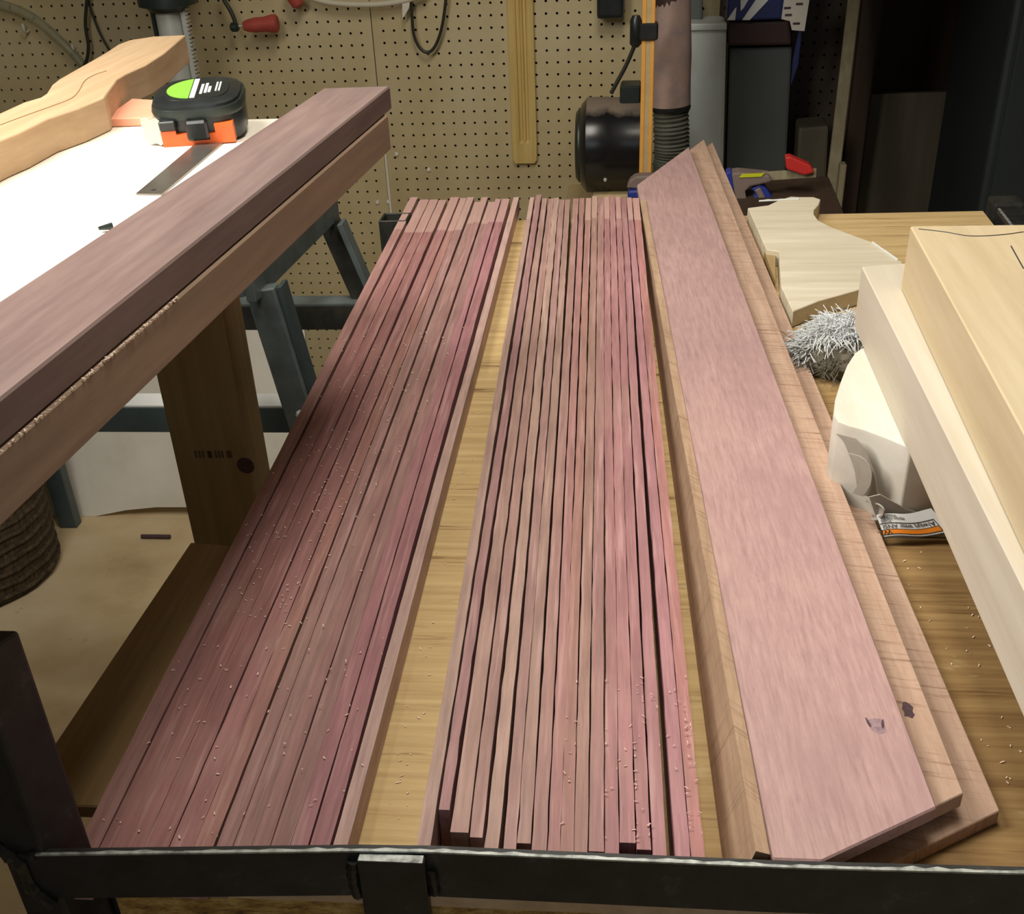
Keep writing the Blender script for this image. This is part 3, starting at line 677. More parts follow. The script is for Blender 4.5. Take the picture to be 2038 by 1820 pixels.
# fibre bundle
fc = U(1672, 728, z=.0)
fib = thing('fibre_brush', (fc.x, fc.y, 0), 'shaggy bundle of white and grey fibres beside the rounded maple block', 'brush')
mb = MB().lathe((fc.x, fc.y, .0004), [(0, .040), (.012, .046), (.026, .040), (.036, .022), (.040, .003)], (0, 0, 1), 18)
obj('core', mb, M['fibredark'], fib, smooth=True)
for nm, mat, cnt, dim in (('bristles', M['fibre'], 2200, 0), ('dirty_bristles', M['fibredark'], 420, 1)):
    mb = MB()
    for k in range(cnt):
        th = rnd.uniform(0, 2 * PI); ph = rnd.uniform(.15, 1.45) if not dim else rnd.uniform(.9, 1.6)
        sx = math.cos(th) * math.sin(ph); sy = math.sin(th) * math.sin(ph); sz = math.cos(ph)
        if not dim and sy < -.62: continue
        p = Vector((fc.x + sx * .041, fc.y + sy * .041, .006 + sz * .033))
        out = Vector((sx, sy, sz * .7 + .15)).normalized(); tg = Vector((rnd.gauss(0, 1), rnd.gauss(0, 1), rnd.gauss(0, .5)))
        L = rnd.uniform(.010, .026)
        q1 = p + (out * .4 + tg * .3).normalized() * L * .5; q2 = q1 + (out * .2 + tg * .5 + Vector((0, 0, -.4))).normalized() * L * .6
        for q in (q1, q2):
            q.z = max(q.z, .0015)
        mb.tube([p, q1, q2], [.0005, .0005, .0004], 4)
    tag(obj(nm, mb, mat, fib), kind='stuff')
# canvas straps and warning tag
def ribbon(name, P, w, mat, par=None, thick=.0012, side=Vector((0, 0, 1))):
    mb = MB(); n = len(P)
    for i, p in enumerate(P):
        t = (P[min(i + 1, n - 1)] - P[max(i - 1, 0)]).normalized(); nn = side.cross(t).normalized() * thick / 2
        s = side.normalized() * w / 2
        mb.v += [p - s - nn, p - s + nn, p + s + nn, p + s - nn]
    for i in range(n - 1):
        for k in range(4): mb.f.append((4 * i + k, 4 * i + (k + 1) % 4, 4 * i + 4 + (k + 1) % 4, 4 * i + 4 + k))
    mb.f += [(3, 2, 1, 0), tuple(4 * (n - 1) + k for k in range(4))]
    return obj(name, mb, mat, par, smooth=True)
sl = U(1735, 985, z=0)
strap = thing('canvas_strap', (sl.x, sl.y, 0), 'curled grey canvas strap with a warning tag beside the maple block', 'strap')
def UP(x, y, off):        # pixel -> upright plane just off the rounded block's face
    d = R.transposed() @ Vector(((x - XP) / F, (y - YP) / F, 1.0)); t = (1.043 - off) / (d.x + d.y); return Vector((t * d.x, t * d.y, H + t * d.z))
P = spline([UP(x, y, .012) for x, y in ((1684, 868), (1700, 886), (1712, 915), (1722, 945), (1727, 975), (1742, 992))], 6)
ribbon('webbing', P, .018, M['canvas'], strap, side=Vector((.72, -.69, .1)))
P = spline([UP(x, y, .022) for x, y in ((1700, 905), (1714, 916), (1724, 935), (1722, 962), (1708, 985))], 6)
ribbon('webbing', P, .010, M['canvas'], strap, side=Vector((.72, -.69, .1)))
P = spline([UP(x, y, .020) for x, y in ((1728, 1000), (1745, 1003), (1755, 1015), (1749, 1030), (1735, 1036))], 6)
ribbon('webbing', P, .008, M['canvas'], strap, side=Vector((.3, -.9, .3)))
Q = [U(x, y, Y=.8435) for x, y in ((1730, 990), (1752, 985), (1800, 1012), (1880, 1040), (1898, 1064), (1760, 1078))]
obj('backing_flap', MB().sweep(Q, [q + Vector((0, .0012, 0)) for q in Q]), M['canvas'], strap)
A, B = U(1743, 1027, Y=.8415), U(1852, 1014, Y=.8415); A2, B2 = U(1759, 1070, Y=.8330), U(1893, 1059, Y=.8330)
TN = Vector((0, -1, .3)).normalized()
def tagpt(u, v, lift=0.0):
    p = A.lerp(B, u).lerp(A2.lerp(B2, u), v); p = p + Vector((0, 0, .0015 * math.sin(u * 6.5 + .6))) + TN * (lift + .0012 + .0012 * math.sin(u * 6.5)); return p
def tagpatch(name, u0, u1, v0, v1, mat, par, lift, n=14, thick=.0003):
    mb = MB()
    for i in range(n + 1):
        u = u0 + (u1 - u0) * i / n
        for v in (v0, v1): mb.v += [tagpt(u, v, lift), tagpt(u, v, lift - thick)]
    for i in range(n):
        a = 4 * i
        mb.f += [(a, a + 2, a + 6, a + 4), (a + 1, a + 5, a + 7, a + 3), (a, a + 4, a + 5, a + 1), (a + 2, a + 3, a + 7, a + 6)]
    mb.f += [(0, 1, 3, 2), (4 * n, 4 * n + 2, 4 * n + 3, 4 * n + 1)]
    return obj(name, mb, mat, par, smooth=True)
tg = tagpatch('warning_tag', 0, 1, 0, 1, M['labelwhite'], strap, 0)
tagpatch('orange_band', 0, .90, .70, .90, M['tagorange'], tg, .0004)
for v in (.40, .69, .905): tagpatch('ruled_line', 0, .90, v, v + .018, M['ink'], tg, .0005)
tagpatch('ruled_line', .895, .905, .40, .92, M['ink'], tg, .0005, 2)
def tagtext(txt, u, v, size, mat):
    cu = bpy.data.curves.new('lettering', 'FONT'); cu.body = txt; cu.size = size; cu.extrude = .0001; cu.align_x = 'LEFT'; cu.align_y = 'CENTER'
    ob = bpy.data.objects.new('lettering', cu); COL.objects.link(ob)
    dg = bpy.context.evaluated_depsgraph_get(); me = bpy.data.meshes.new_from_object(ob.evaluated_get(dg)); bpy.data.objects.remove(ob)
    ob = bpy.data.objects.new('lettering', me); COL.objects.link(ob); me.materials.clear(); me.materials.append(mat)
    ux = (B - A); Lu = ux.length; vy = (A2 - A); Lv = vy.length
    for vt in me.vertices:     # upside down: text x runs towards -u, text up towards +v
        vt.co = tagpt(u - vt.co.x / Lu, v + vt.co.y / Lv, .0006 + vt.co.z) - tg.location
    ob.parent = tg; ob.matrix_parent_inverse = wmat(tg).inverted(); ob.location = tg.location; return ob
tagtext('Always wear ANSI', .88, .55, .0045, M['ink'])
tagtext('WA', .14, .80, .0050, M['ink'])
tagtext('Harbor Freight', .47, .19, .0028, M['ink'])
tagtext('www.harbor', .34, .08, .0025, M['ink'])
tagtext('Cust', .20, .31, .0034, M['ink'])

# ------------------------------------------------------------------ bench on the left
ZB = .2335
bench = thing('white_bench', (-.75, .6, ZF), 'workbench with a white laminate top and a wooden post leg', 'workbench')
be0, be1 = U(200, 900, z=.205), U(560, 488, z=.205)
farL_, farR_ = U(150, 240, z=ZB), U(545, 236, z=ZB)
bx = lambda y: -.2870 + (.0806) * (y - .46)
obj('top', MB().prism([(-1.5, -.2), (bx(-.2) - .009, -.2), (bx(1.055) - .009, 1.055), (bx(1.055) - .050, 1.095), (U(585, 236, z=ZB).x, farR_.y), (-1.5, farR_.y - .02)], .213, ZB), M['white'], bench, bevel=.001)
obj('edge_rail', MB().sweep([(bx(-.2) - .08, -.2, .188), (bx(-.2) - .034, -.2, .188), (bx(-.2) - .034, -.2, .2126), (bx(-.2) - .08, -.2, .2126)],
    [(bx(1.1) - .11, 1.1, .188), (bx(1.1) - .060, 1.1, .188), (bx(1.1) - .060, 1.1, .2126), (bx(1.1) - .11, 1.1, .2126)]), M['cleat'], bench, bevel=.001)
pl, pr_ = U(345, 900, Y=1.17), U(492, 900, Y=1.17)
post = obj('post', MB().box(pl.x, pr_.x, 1.17, 1.235, ZF, .2126), M['post'], bench, bevel=.002)
kc = U(488, 928, Y=1.169)
obj('knot', MB().lathe((kc.x, 1.1702, kc.z), [(0, .010), (.0006, .009)], (0, -1, 0), 12), M['knot'], post)
for x0, y0, x1, y1 in ((386, 905, 408, 905), (412, 905, 420, 905), (426, 905, 446, 905), (450, 905, 460, 905)):
    a = U(x0, y0, Y=1.1695); b = U(x1, y1, Y=1.1695)
    for k in range(3):
        xx = a.x + (b.x - a.x) * (k + .2) / 3
        obj('ink_stamp', MB().box(xx, xx + .0022, 1.1694, 1.1699, a.z - .004, a.z + .004), M['stamp'], post)
obj('post', MB().box(-1.45, -1.36, 1.10, 1.18, ZF, .2126), M['post'], bench, bevel=.002)
# boards along the bench edge
def beam(name, z0, z1, off, mat, label, yend, wl):
    y0 = -.1
    R0 = U(0, 794, z=.28); R1 = U(776, 171, z=.28); L0 = U(0, 598, z=.28); L1 = U(644, 175.5, z=.28)
    ex = lambda a, b, y: a.x + (b.x - a.x) * (y - a.y) / (b.y - a.y)
    P = [(ex(L0, L1, y0), y0), (ex(R0, R1, y0) + off, y0), (ex(R0, R1, yend) + off, yend), (ex(L0, L1, yend), yend + wl)]
    return plank(name, P, z0, z1, mat, label, 'board', 'boards on the bench edge', bevel=.0012)
beam('purple_board', .2620, .2800, 0, M['beam'], 'long dusty purple board along the bench edge, above the brown board', U(776, 171, z=.28).y, U(644, 175.5, z=.28).y - U(776, 171, z=.28).y)
beam('brown_board', ZB + .0005, .2617, .0016, M['brownbeam'], 'long brown board on the bench edge directly under the purple board', 1.085, .0)
pts = [Vector((-.2690 + (y - .46) * .0806 + rnd.uniform(.0002, .0014), y, .2617)) for y in [rnd.uniform(.40, .64) for _ in range(160)]]
shavings('ledge_sawdust', pts, 'line of pale sawdust on the ledge between purple and brown boards')
# scalloped blank
zt = ZB + .0285
zo = [(-160, 640), (0, 575), (120, 520), (205, 495), (235, 475), (262, 432), (300, 402), (400, 345), (480, 300), (540, 265), (600, 225), (660, 203), (780, 185), (940, 178), (900, 212), (830, 272), (740, 330), (640, 375), (595, 402), (560, 450), (525, 497), (400, 550), (250, 600), (100, 675), (0, 715), (-160, 790)]
pp = [U(a / 2.5475, b / 2.5475, z=zt) for a, b in zo]
blank = tag(obj('scalloped_blank', MB().prism([(p.x, p.y) for p in pp], ZB + .0005, zt), M['cherry'], rot=-.05, bevel=.0008), 'thick light brown board with a bandsawn wavy outline, on the bench', 'wood blank')
P = spline([U(a / 2.5475, b / 2.5475, z=zt + .0001) for a, b in ((0, 635), (120, 590), (260, 540), (360, 500), (400, 460), (430, 410), (480, 380), (540, 360))], 6)
obj('grain_streak', MB().tube(P, .0005, 5), M['streak'], blank)
# peach pad, ruler
tag(obj('peach_pad', MB().prism([tuple(U(*q, z=ZB + .008).xy) for q in ((205, 236), (305, 233), (330, 200), (262, 196))], ZB + .0004, ZB + .008), M['peach'], bevel=.001),
    'flat peach-orange foam pad behind the tape measure', 'foam pad')
rp = [U(*q, z=ZB + .001) for q in ((270, 386), (322, 387), (470, 262), (420, 260))]
rul = tag(obj('steel_rule', MB().prism([tuple(p.xy) for p in rp], ZB + .0003, ZB + .0012), M['ruler']), 'thin steel rule lying half under the tape measure', 'ruler')
hc = U(306, 378, z=ZB + .0012)
obj('hang_hole', MB().lathe((hc.x, hc.y, ZB + .00115), [(0, .0022), (.0002, .0022)], (0, 0, 1), 12), M['ink'], rul)
tag(obj('pencil_stub', MB().tube([U(196, 455, z=ZB + .003), U(224, 450, z=ZB + .003)], [.0012, .0026], 8), M['darkmetal']), 'small dark metal pin beside the purple board on the bench', 'pin')

# tape measure (built at its own origin, then tilted)
tm = thing('tape_measure', (0, 0, 0), 'black and orange tape measure with green label, lying on the steel rule', 'tape measure')
def dshape(wx, wy, n=20):
    P = []
    for k in range(n):
        a = 2 * PI * k / n; ca, sa = math.cos(a), math.sin(a)
        e_ = .62; P.append((math.copysign(abs(ca) ** e_, ca) * wx, math.copysign(abs(sa) ** e_, sa) * wy))
    return P
def layered(secs):
    mb = MB(); n = len(secs[0][0])
    for P, z in secs: mb.v += [Vector((p[0], p[1], z)) for p in P]
    for i in range(len(secs) - 1):
        for k in range(n): mb.f.append((i * n + k, i * n + (k + 1) % n, (i + 1) * n + (k + 1) % n, (i + 1) * n + k))
    mb.f += [tuple(range(n - 1, -1, -1)), tuple((len(secs) - 1) * n + k for k in range(n))]; return mb
case = obj('case', layered([(dshape(.036, .036), 0), (dshape(.041, .041), .004), (dshape(.042, .042), .030), (dshape(.040, .040), .0365), (dshape(.034, .034), .0392)]), M['blackplastic'], tm, smooth=True, origin=(0, 0, 0))
obj('rim', layered([(dshape(.0430, .0430), .026), (dshape(.0436, .0436), .029), (dshape(.0425, .0425), .034)]), M['darkmetal'], tm, smooth=True, origin=(0, 0, 0))
mb = MB()
for x0, x1, zt_ in ((-.034, -.020, .018), (-.020, -.009, .0145), (-.009, .010, .008), (.010, .016, .013), (.016, .033, .021)):
    mb.box(x0, x1, -.0446, -.030, .004, zt_)
obj('orange_band', mb, M['orange'], tm, origin=(0, 0, 0))
obj('thumb_lock', MB().box(-.010, .010, -.0485, -.036, .0085, .026), M['blackplastic'], tm, origin=(0, 0, 0), bevel=.002)
obj('grip', MB().box(-.034, -.019, -.0462, -.036, .0185, .027), M['blackplastic'], tm, origin=(0, 0, 0), bevel=.001)
hk = MB().prism([(-.0105, -.010), (.0105, -.010), (.0125, -.002), (.010, .002), (.0125, .008), (.0095, .013), (-.0095, .013), (-.0125, .008), (-.010, .002), (-.0125, -.002)], 0, .0010)
hko = obj('end_hook', hk, M['hook'], tm, origin=(0, 0, 0)); hko.rotation_euler = (PI / 2, PI / 2, -.55); hko.location = (-.0435, -.035, .017)
lab = obj('label_disc', layered([(dshape(.031, .031), .0387), (dshape(.0305, .0305), .0399)]), M['blackplastic'], tm, origin=(0, 0, 0), smooth=True)
gp = [(math.cos(a) * .028, math.sin(a) * .028) for a in [PI * .56 + PI * .88 * k / 14 for k in range(15)]]
obj('green_patch', MB().prism(gp, .0399, .0403), M['green'], lab, origin=(0, 0, 0))
obj('white_stripe', MB().box(-.0042, .0005, -.0265, .0265, .0399, .0404), M['labelwhite'], lab, origin=(0, 0, 0))
for (x0, x1, y0, y1) in ((.004, .0065, -.017, .010), (.008, .0105, -.015, .012), (.0115, .014, -.014, .002), (.018, .0195, -.012, .013), (.021, .0225, -.012, .013)):
    obj('print_mark', MB().box(x0, x1, y0, y1, .0399, .0403), M['labelwhite'], lab, origin=(0, 0, 0))
tc_ = U(398, 262, z=ZB)
place(tm, Matrix.Translation((tc_.x + .010, tc_.y - .012, ZB + .0018)) @ Matrix.Rotation(math.radians(7), 4, 'X') @ Matrix.Rotation(math.radians(10), 4, 'Z') @ Matrix.Scale(.95, 4))

# ------------------------------------------------------------------ grey steel stand under and behind the bench
sd = thing('steel_stand', (-.6, 1.55, ZF), 'grey-blue steel stand with splayed legs behind the wooden post', 'stand')
def ext(a, b, z): t = (z - a.z) / (b.z - a.z); return a + (b - a) * t
la0, la1 = U(520, 572, Y=1.42), U(607, 850, Y=1.42); lb0, lb1 = U(655, 440, Y=1.72), U(722, 592, Y=1.72)
la1 = ext(la0, la1, ZF + .0); lb1 = ext(lb0, lb1, ZF)
obj('leg', MB().bar(la0, la1, .036, .022, (0, 1, 0)), M['bluesteel'], sd, bevel=.002)
obj('leg_flange', MB().bar(la0 + Vector((.022, .012, 0)), la1 + Vector((.022, .012, 0)), .006, .03, (0, 1, 0)), M['dkbluesteel'], sd)
obj('leg', MB().bar(lb0, lb1, .030, .012, (0, 1, 0)), M['blacktube'], sd, bevel=.001)
obj('leg_flange', MB().bar(lb0 + Vector((.018, -.004, 0)), lb1 + Vector((.018, -.004, 0)), .008, .030, (0, 1, 0)), M['bluesteel'], sd, bevel=.001)
obj('top_rail', MB().bar(la0 + Vector((-.005, -.03, .012)), lb0 + Vector((.005, .02, .018)), .012, .040), M['bluesteel'], sd, bevel=.001)
z1 = U(600, 628, Y=1.70); x0 = U(440, 612, Y=1.70).x; x1 = U(714, 612, Y=1.70).x
obj('cross_bar', MB().box(x0 - .4, x1 + .02, 1.695, 1.73, z1.z - .020, z1.z + .016), M['blacktube'], sd, bevel=.001)
obj('lit_bar_top', MB().box(x0 - .4, x1 + .02, 1.695, 1.73, z1.z + .0163, z1.z + .0185), M['bluesteel'], sd)  # light on the bar's upper face, painted as a paler strip
z2 = U(300, 830, Y=1.47); x0 = U(200, 830, Y=1.47).x; x1 = U(604, 840, Y=1.47).x
obj('cross_bar', MB().box(x0 - .4, x1, 1.46, 1.50, z2.z - .018, z2.z + .018), M['dkbluesteel'], sd, bevel=.001)
obj('lit_bar_top', MB().box(x0 - .4, x1, 1.46, 1.50, z2.z + .0182, z2.z + .0205), M['labelwhite'], sd)  # lit upper face of this bar, put in as a white strip
bc = U(597, 828, Y=1.40)
obj('bolt', MB().lathe((bc.x, 1.405, bc.z), [(0, .006), (.004, .006), (.006, .003)], (0, -1, 0), 8), M['chrome'], sd)
lf0 = U(137, 1052, z=ZF)
obj('leg', MB().box(lf0.x - .022, lf0.x + .020, lf0.y, lf0.y + .03, ZF, .05), M['dkbluesteel'], sd, bevel=.002)
obj('top_rail', MB().bar((lf0.x, lf0.y, .03), (la0.x - .02, la0.y, .01), .03, .03), M['bluesteel'], sd)

# white sheet leaning behind, woven bin
w0, w1 = U(40, 1052, z=ZF), U(640, 1040, z=ZF)
yy = w0.y + .06
def zpx(x, y): return U(x, y, Y=yy)
bot = [zpx(*q) for q in ((20, 1040), (150, 1052), (190, 1030), (250, 1016), (310, 1010), (370, 1010), (430, 1020), (520, 1045), (640, 1050))]
top = [Vector((p.x, yy, -.42)) for p in bot]
mb = MB()
for i in range(len(bot) - 1):
    a, b, c_, d_ = bot[i], bot[i + 1], top[i + 1], top[i]; k = Vector((0, .012, 0)); tl_ = Vector((0, .10, 0))
    a.z = max(a.z, ZF + .0005); b.z = max(b.z, ZF + .0005)
    mb.sweep([a, b, c_ + tl_, d_ + tl_], [a + k, b + k, c_ + tl_ + k, d_ + tl_ + k])
tag(obj('white_sheet', mb, M['sheet']), 'stained white sheet with an arched bottom edge, leaning on the floor below the bench', 'panel')
P = spline([zpx(*q) + Vector((0, -.10, 0)) for q in ((312, 1032), (325, 1038), (340, 1034), (352, 1022), (366, 1024))], 4)
for p in P: p.z = ZF + .006
tag(obj('bark_scrap', MB().tube(P, .005, 6), M['knot']), 'dark crooked scrap on the floor by the white sheet', 'scrap')
bq = U(-52, 1195, z=ZF); br = abs(U(119, 1140, z=ZF).x - bq.x)
bc = (U(119, 1140, z=ZF).x - .215, U(20, 1232, z=ZF).y + .175)
bin_ = thing('woven_bin', (bc[0], bc[1], ZF), 'dark woven round bin standing on the floor below the bench', 'bin')
obj('body', MB().lathe((bc[0], bc[1], ZF), [(0, .19), (.01, .202), (.2, .208), (.36, .212), (.36, .195), (.05, .18)], (0, 0, 1), 40), M['burlap'], bin_, smooth=True)
mb = MB()
for j in range(14): mb.tube([Vector((bc[0] + math.cos(2 * PI * k / 40) * (.204 + .007 * j / 14), bc[1] + math.sin(2 * PI * k / 40) * (.204 + .007 * j / 14), ZF + .02 + j * .025 + .002 * math.sin(k * 2.3 + j))) for k in range(41)], .005, 5)
obj('woven_band', mb, M['burlap'], bin_, smooth=True)

# ------------------------------------------------------------------ things on and before the pegboard
def W(x, y, d=0.02): return U(x, y, Y=YW - d)
# drill press
dc = U(362, 150, Y=2.85); zc = U(362, 12, Y=2.85).z
dp_ = thing('drill_press', (dc.x, 2.85, ZF), 'drill press with bright steel column and dark head before the pegboard', 'drill press')
obj('column', MB().lathe((dc.x - .005, 2.85, ZF), [(0, .028), (1.6, .028)], (0, 0, 1), 32), M['chrome'], dp_, smooth=True)
mb = MB().box(dc.x + .0265, dc.x + .036, 2.835, 2.855, -.5, zc + .02)
for k in range(90): mb.box(dc.x + .0362, dc.x + .0402, 2.835, 2.855, -.5 + k * .0075, -.5 + k * .0075 + .0035)
obj('rack', mb, M['chrome'], dp_)
obj('rack', MB().box(dc.x - .041, dc.x - .034, 2.84, 2.86, -.5, zc + .02), M['darkmetal'], dp_)
obj('head_collar', MB().lathe((dc.x - .002, 2.85, zc), [(-.008, .040), (0, .046), (.004, .062), (.10, .064), (.12, .05)], (0, 0, 1), 24), M['darkmetal'], dp_, smooth=True)
obj('head', MB().box(dc.x - .09, dc.x + .06, 2.72, 2.98, zc + .10, zc + .36), M['darkmetal'], dp_, bevel=.02, segs=3)
obj('base', MB().box(dc.x - .17, dc.x + .17, 2.58, 3.05, ZF, ZF + .05), M['darkmetal'], dp_, bevel=.01)
# clear tubing, cables, pegs
P = spline([W(*q, .03) for q in ((-60, -5), (0, 8), (60, 32), (110, 72), (150, 112), (185, 160), (210, 220))], 8)
tag(obj('clear_tubing', MB().tube(P, .010, 12), M['clear'], smooth=True), 'loop of clear plastic tubing draped over the pegboard', 'tubing')
for q, nm in (((58, 60), 0), ((155, 100), 1)):
    p = W(*q, 0); tag(obj('peg_hook', MB().tube(spline([p, p + Vector((0, -.02, -.002)), p + Vector((.002, -.03, .006)), p + Vector((.002, -.032, .018))], 4), .003, 8), M['paper'], smooth=True),
                      'white peg hook left of the black cable' if nm else 'white peg hook under the clear tubing loop', 'hook')
P = spline([W(*q, .035) for q in ((176, -40), (173, 0), (170, 50), (176, 90), (172, 122), (160, 138), (146, 158))], 8)
tag(obj('hanging_cable', MB().tube(P, .0042, 8), M['cable'], smooth=True), 'thick dark cable curving down behind the scalloped blank', 'cable')
P = spline([W(*q, .02) for q in ((172, -30), (178, 10), (198, 65), (222, 108), (240, 140))], 8)
tag(obj('hanging_cable', MB().tube(P, .0028, 8), M['cable'], smooth=True), 'thin dark cable slanting beside the thicker one on the pegboard', 'cable')
# crank with red grip
c0 = W(470, 52, .06)
cr = thing('hand_crank', c0, 'hand crank with red wooden grip hanging before the pegboard', 'crank')
P = spline([W(*q, .06) for q in ((438, -25), (446, 0), (458, 20), (466, 38), (470, 52))], 6)
obj('arm', MB().tube(P, .005, 8), M['cable'], cr, smooth=True)
obj('hub', MB().lathe(c0 + Vector((-.014, 0, -.002)), [(0, .006), (.004, .010), (.016, .010), (.020, .006)], (1, 0, 0), 14), M['darkmetal'], cr, smooth=True)
g0 = W(485, 52, .06); g1 = W(553, 46, .06); ax = g1 - g0; L = ax.length
obj('spindle', MB().tube([c0, g0], .003, 8), M['hook'], cr)
obj('grip', MB().lathe(g0, [(0, .009), (L * .1, .0125), (L * .35, .0155), (L * .6, .0155), (L * .85, .019), (L * .95, .019), (L, .015)], ax, 20), M['red'], cr, smooth=True)
k0 = W(586, -6, .05)
tag(obj('red_knob', MB().lathe(k0, [(-.03, .010), (-.02, .016), (.0, .018), (.018, .014), (.024, .004)], (.4, 0, -1), 18), M['red'], smooth=True), 'round red knob of a tool hung high on the pegboard', 'knob')
P = spline([W(*q, .03) for q in ((588, -22), (610, -8), (650, 4), (700, 9), (760, 8), (810, 0), (850, -12))], 8)
wc = tag(obj('cream_cable', MB().tube(P, .0062, 10), M['whitecable'], smooth=True), 'cream cable drooping along the top of the pegboard', 'cable')
obj('paper_tag', MB().sweep([W(*q, .032) for q in ((800, -4), (816, 0), (814, 16), (801, 38))], [W(*q, .0335) for q in ((800, -4), (816, 0), (814, 16), (801, 38))]), M['paper'], wc)
P = spline([W(*q, .025) for q in ((818, -25), (820, 30), (824, 70), (836, 96), (852, 104), (866, 92), (878, 60), (885, 20), (889, -20))], 8)
tag(obj('cable_loop', MB().tube(P, .0036, 8), M['cable'], smooth=True), 'dark cable hanging in a U loop beside the yellow lath', 'cable')
# yellow lath with grooves
l0, l1, l2, l3 = W(1006, -60, .014), W(1053, -60, .014), W(1069, 326, .014), W(1021, 326, .014)
tz = l0.z; bz = l3.z; wl = (l2.x - l3.x); prof = []
for u_, dd in ((0, 0), (.30, 0), (.34, .004), (.44, .004), (.48, 0), (.56, 0), (.60, .0045), (.68, .0045), (.72, 0), (1, 0)): prof.append((u_, dd))
mb = MB()
def lsec(z, g=1.0, s=0.0):
    return [Vector((l3.x + s + wl * (u_ * (1 - 2 * s / wl)), YW - .014 + dd * g, z)) for u_, dd in prof] + [Vector((l3.x + wl - s, YW - .0005, z)), Vector((l3.x + s, YW - .0005, z))]
zs = [(bz, 0, .006), (bz + .008, 0, .001), (bz + .045, 0, 0), (bz + .052, 1, 0), (tz, 1, 0)]
n = len(prof) + 2
for z, g, s in zs: mb.v += lsec(z, g, s)
for i in range(len(zs) - 1):
    for k in range(n): mb.f.append((i * n + k, i * n + (k + 1) % n, (i + 1) * n + (k + 1) % n, (i + 1) * n + k))
mb.f += [tuple(range(n - 1, -1, -1)), tuple((len(zs) - 1) * n + k for k in range(n))]
tag(obj('yellow_lath', mb, M['lath']), 'yellow grooved wooden lath with rounded end hung on the pegboard', 'lath')
for i, q in enumerate(((789, 307), (853, 338), (751, 403), (773, 402))):
    p = W(*q, .002); mb = MB().lathe(p, [(-.0015, .003), (0, .0055), (.002, .0035)], (0, -1, .3), 7)
    tag(obj('paper_scrap', mb, M['paper']), ('slanted white scrap stuck to the pegboard close to the seam', 'small white scrap stuck to the pegboard nearer the yellow lath',
        'white fleck on the pegboard above the hollow tube post, nearer the seam', 'white fleck on the pegboard above the hollow tube post, nearer the strips')[i], 'paper scrap', 'white flecks on the pegboard')
bq = W(1218, 0, .03)
tag(obj('black_holder', MB().box(bq.x - .033, bq.x + .028, YW - .06, YW - .001, bq.z - .034, bq.z + .08), M['blackplastic'], bevel=.008, segs=2), 'small black plastic holder on the pegboard above the motor', 'holder')
# black motor
ym = 2.72
m0 = U(1152, 285, Y=ym); m1 = U(1276, 285, Y=ym); zt_ = U(1210, 196, Y=ym).z; zb_ = U(1210, 378, Y=ym).z; rm = (zt_ - zb_) / 2 * 1.02; zc_ = (zt_ + zb_) / 2
mt = thing('electric_motor', (m0.x + .07, ym, zc_ - rm - .02), 'glossy black electric motor standing before the pegboard', 'motor')
Lm = m1.x - m0.x
obj('housing', MB().lathe((m0.x, ym, zc_), [(0, rm * .55), (.006, rm * .86), (.018, rm), (Lm * .48, rm), (Lm * .50, rm * .985), (Lm, rm * .985), (Lm + .01, rm * .8)], (1, 0, 0), 40), M['motor'], mt, smooth=True)
obj('end_cap', MB().lathe((m0.x - .005, ym, zc_), [(0, rm * .70), (.006, rm * .78), (.012, rm * .78)], (1, 0, 0), 40), M['darkmetal'], mt, smooth=True)
sb = U(1252, 178, Y=ym)
obj('switch_box', MB().box(sb.x - .018, sb.x + .025, ym - .03, ym + .03, zc_ + rm * .9, sb.z + .012), M['darkmetal'], mt, bevel=.004)
bl = U(1240, 985 - 610, Y=ym)
obj('foot', MB().box(m0.x + .03, m1.x - .0, ym - .07, ym + .07, zc_ - rm - .03, zc_ - rm * .9), M['webgrey'], mt, bevel=.004)
sc_ = U(1207, 338, Y=ym); obj('screw', MB().lathe((sc_.x, ym - math.sqrt(max(rm ** 2 - (sc_.z - zc_) ** 2, 0)) - .001, sc_.z), [(0, .004), (.003, .003)], (0, -1, -.4), 10), M['chrome'], mt)
P = spline([U(*q, Y=ym + .02) for q in ((1216, 186), (1230, 160), (1246, 130), (1262, 92), (1270, 60))], 6)
obj('lead', MB().tube(P, .0042, 8), M['cable'], mt, smooth=True)
# pedestal for the motor
zt2 = zc_ - rm - .0301
pd = thing('machine_pedestal', (-.03, 2.68, ZF), 'grey machine pedestal under the black motor', 'pedestal')
obj('body', MB().box(-.17, .10, 2.47, 2.88, ZF, zt2 - .02), M['dkgrey'], pd, bevel=.006)
obj('top_plate', MB().box(-.18, .11, 2.45, 2.90, zt2 - .02, zt2), M['webgrey'], pd, bevel=.004)
# orange bar clamp
yc = 2.50
a0 = U(1272, 345, Y=yc); a1 = U(1296, 345, Y=yc); xt = U(1272, 0, Y=yc)
bcz = a0.z; bw = a1.x - a0.x
cl = thing('bar_clamp', (a0.x + bw / 2, yc, zt2), 'orange bar clamp standing upright before the black motor', 'clamp')
obj('flange', MB().box(a0.x, a0.x + bw * .34, yc - .008, yc + .008, zt2 + .0003, .45), M['clamporange'], cl, bevel=.001)
obj('web', MB().box(a0.x + bw * .34, a0.x + bw * .70, yc - .0065, yc + .006, zt2 + .0003, .45), M['webgrey'], cl)
obj('flange', MB().box(a0.x + bw * .70, a0.x + bw, yc - .008, yc + .008, zt2 + .0003, .45), M['clamporange'], cl, bevel=.001)
j0 = U(1278, 62, Y=yc)
obj('sliding_jaw', MB().box(a0.x - .006, a0.x + bw + .006, yc - .014, yc + .014, j0.z - .014, j0.z + .014), M['blackplastic'], cl, bevel=.003)
jl = U(1262, 62, Y=yc)
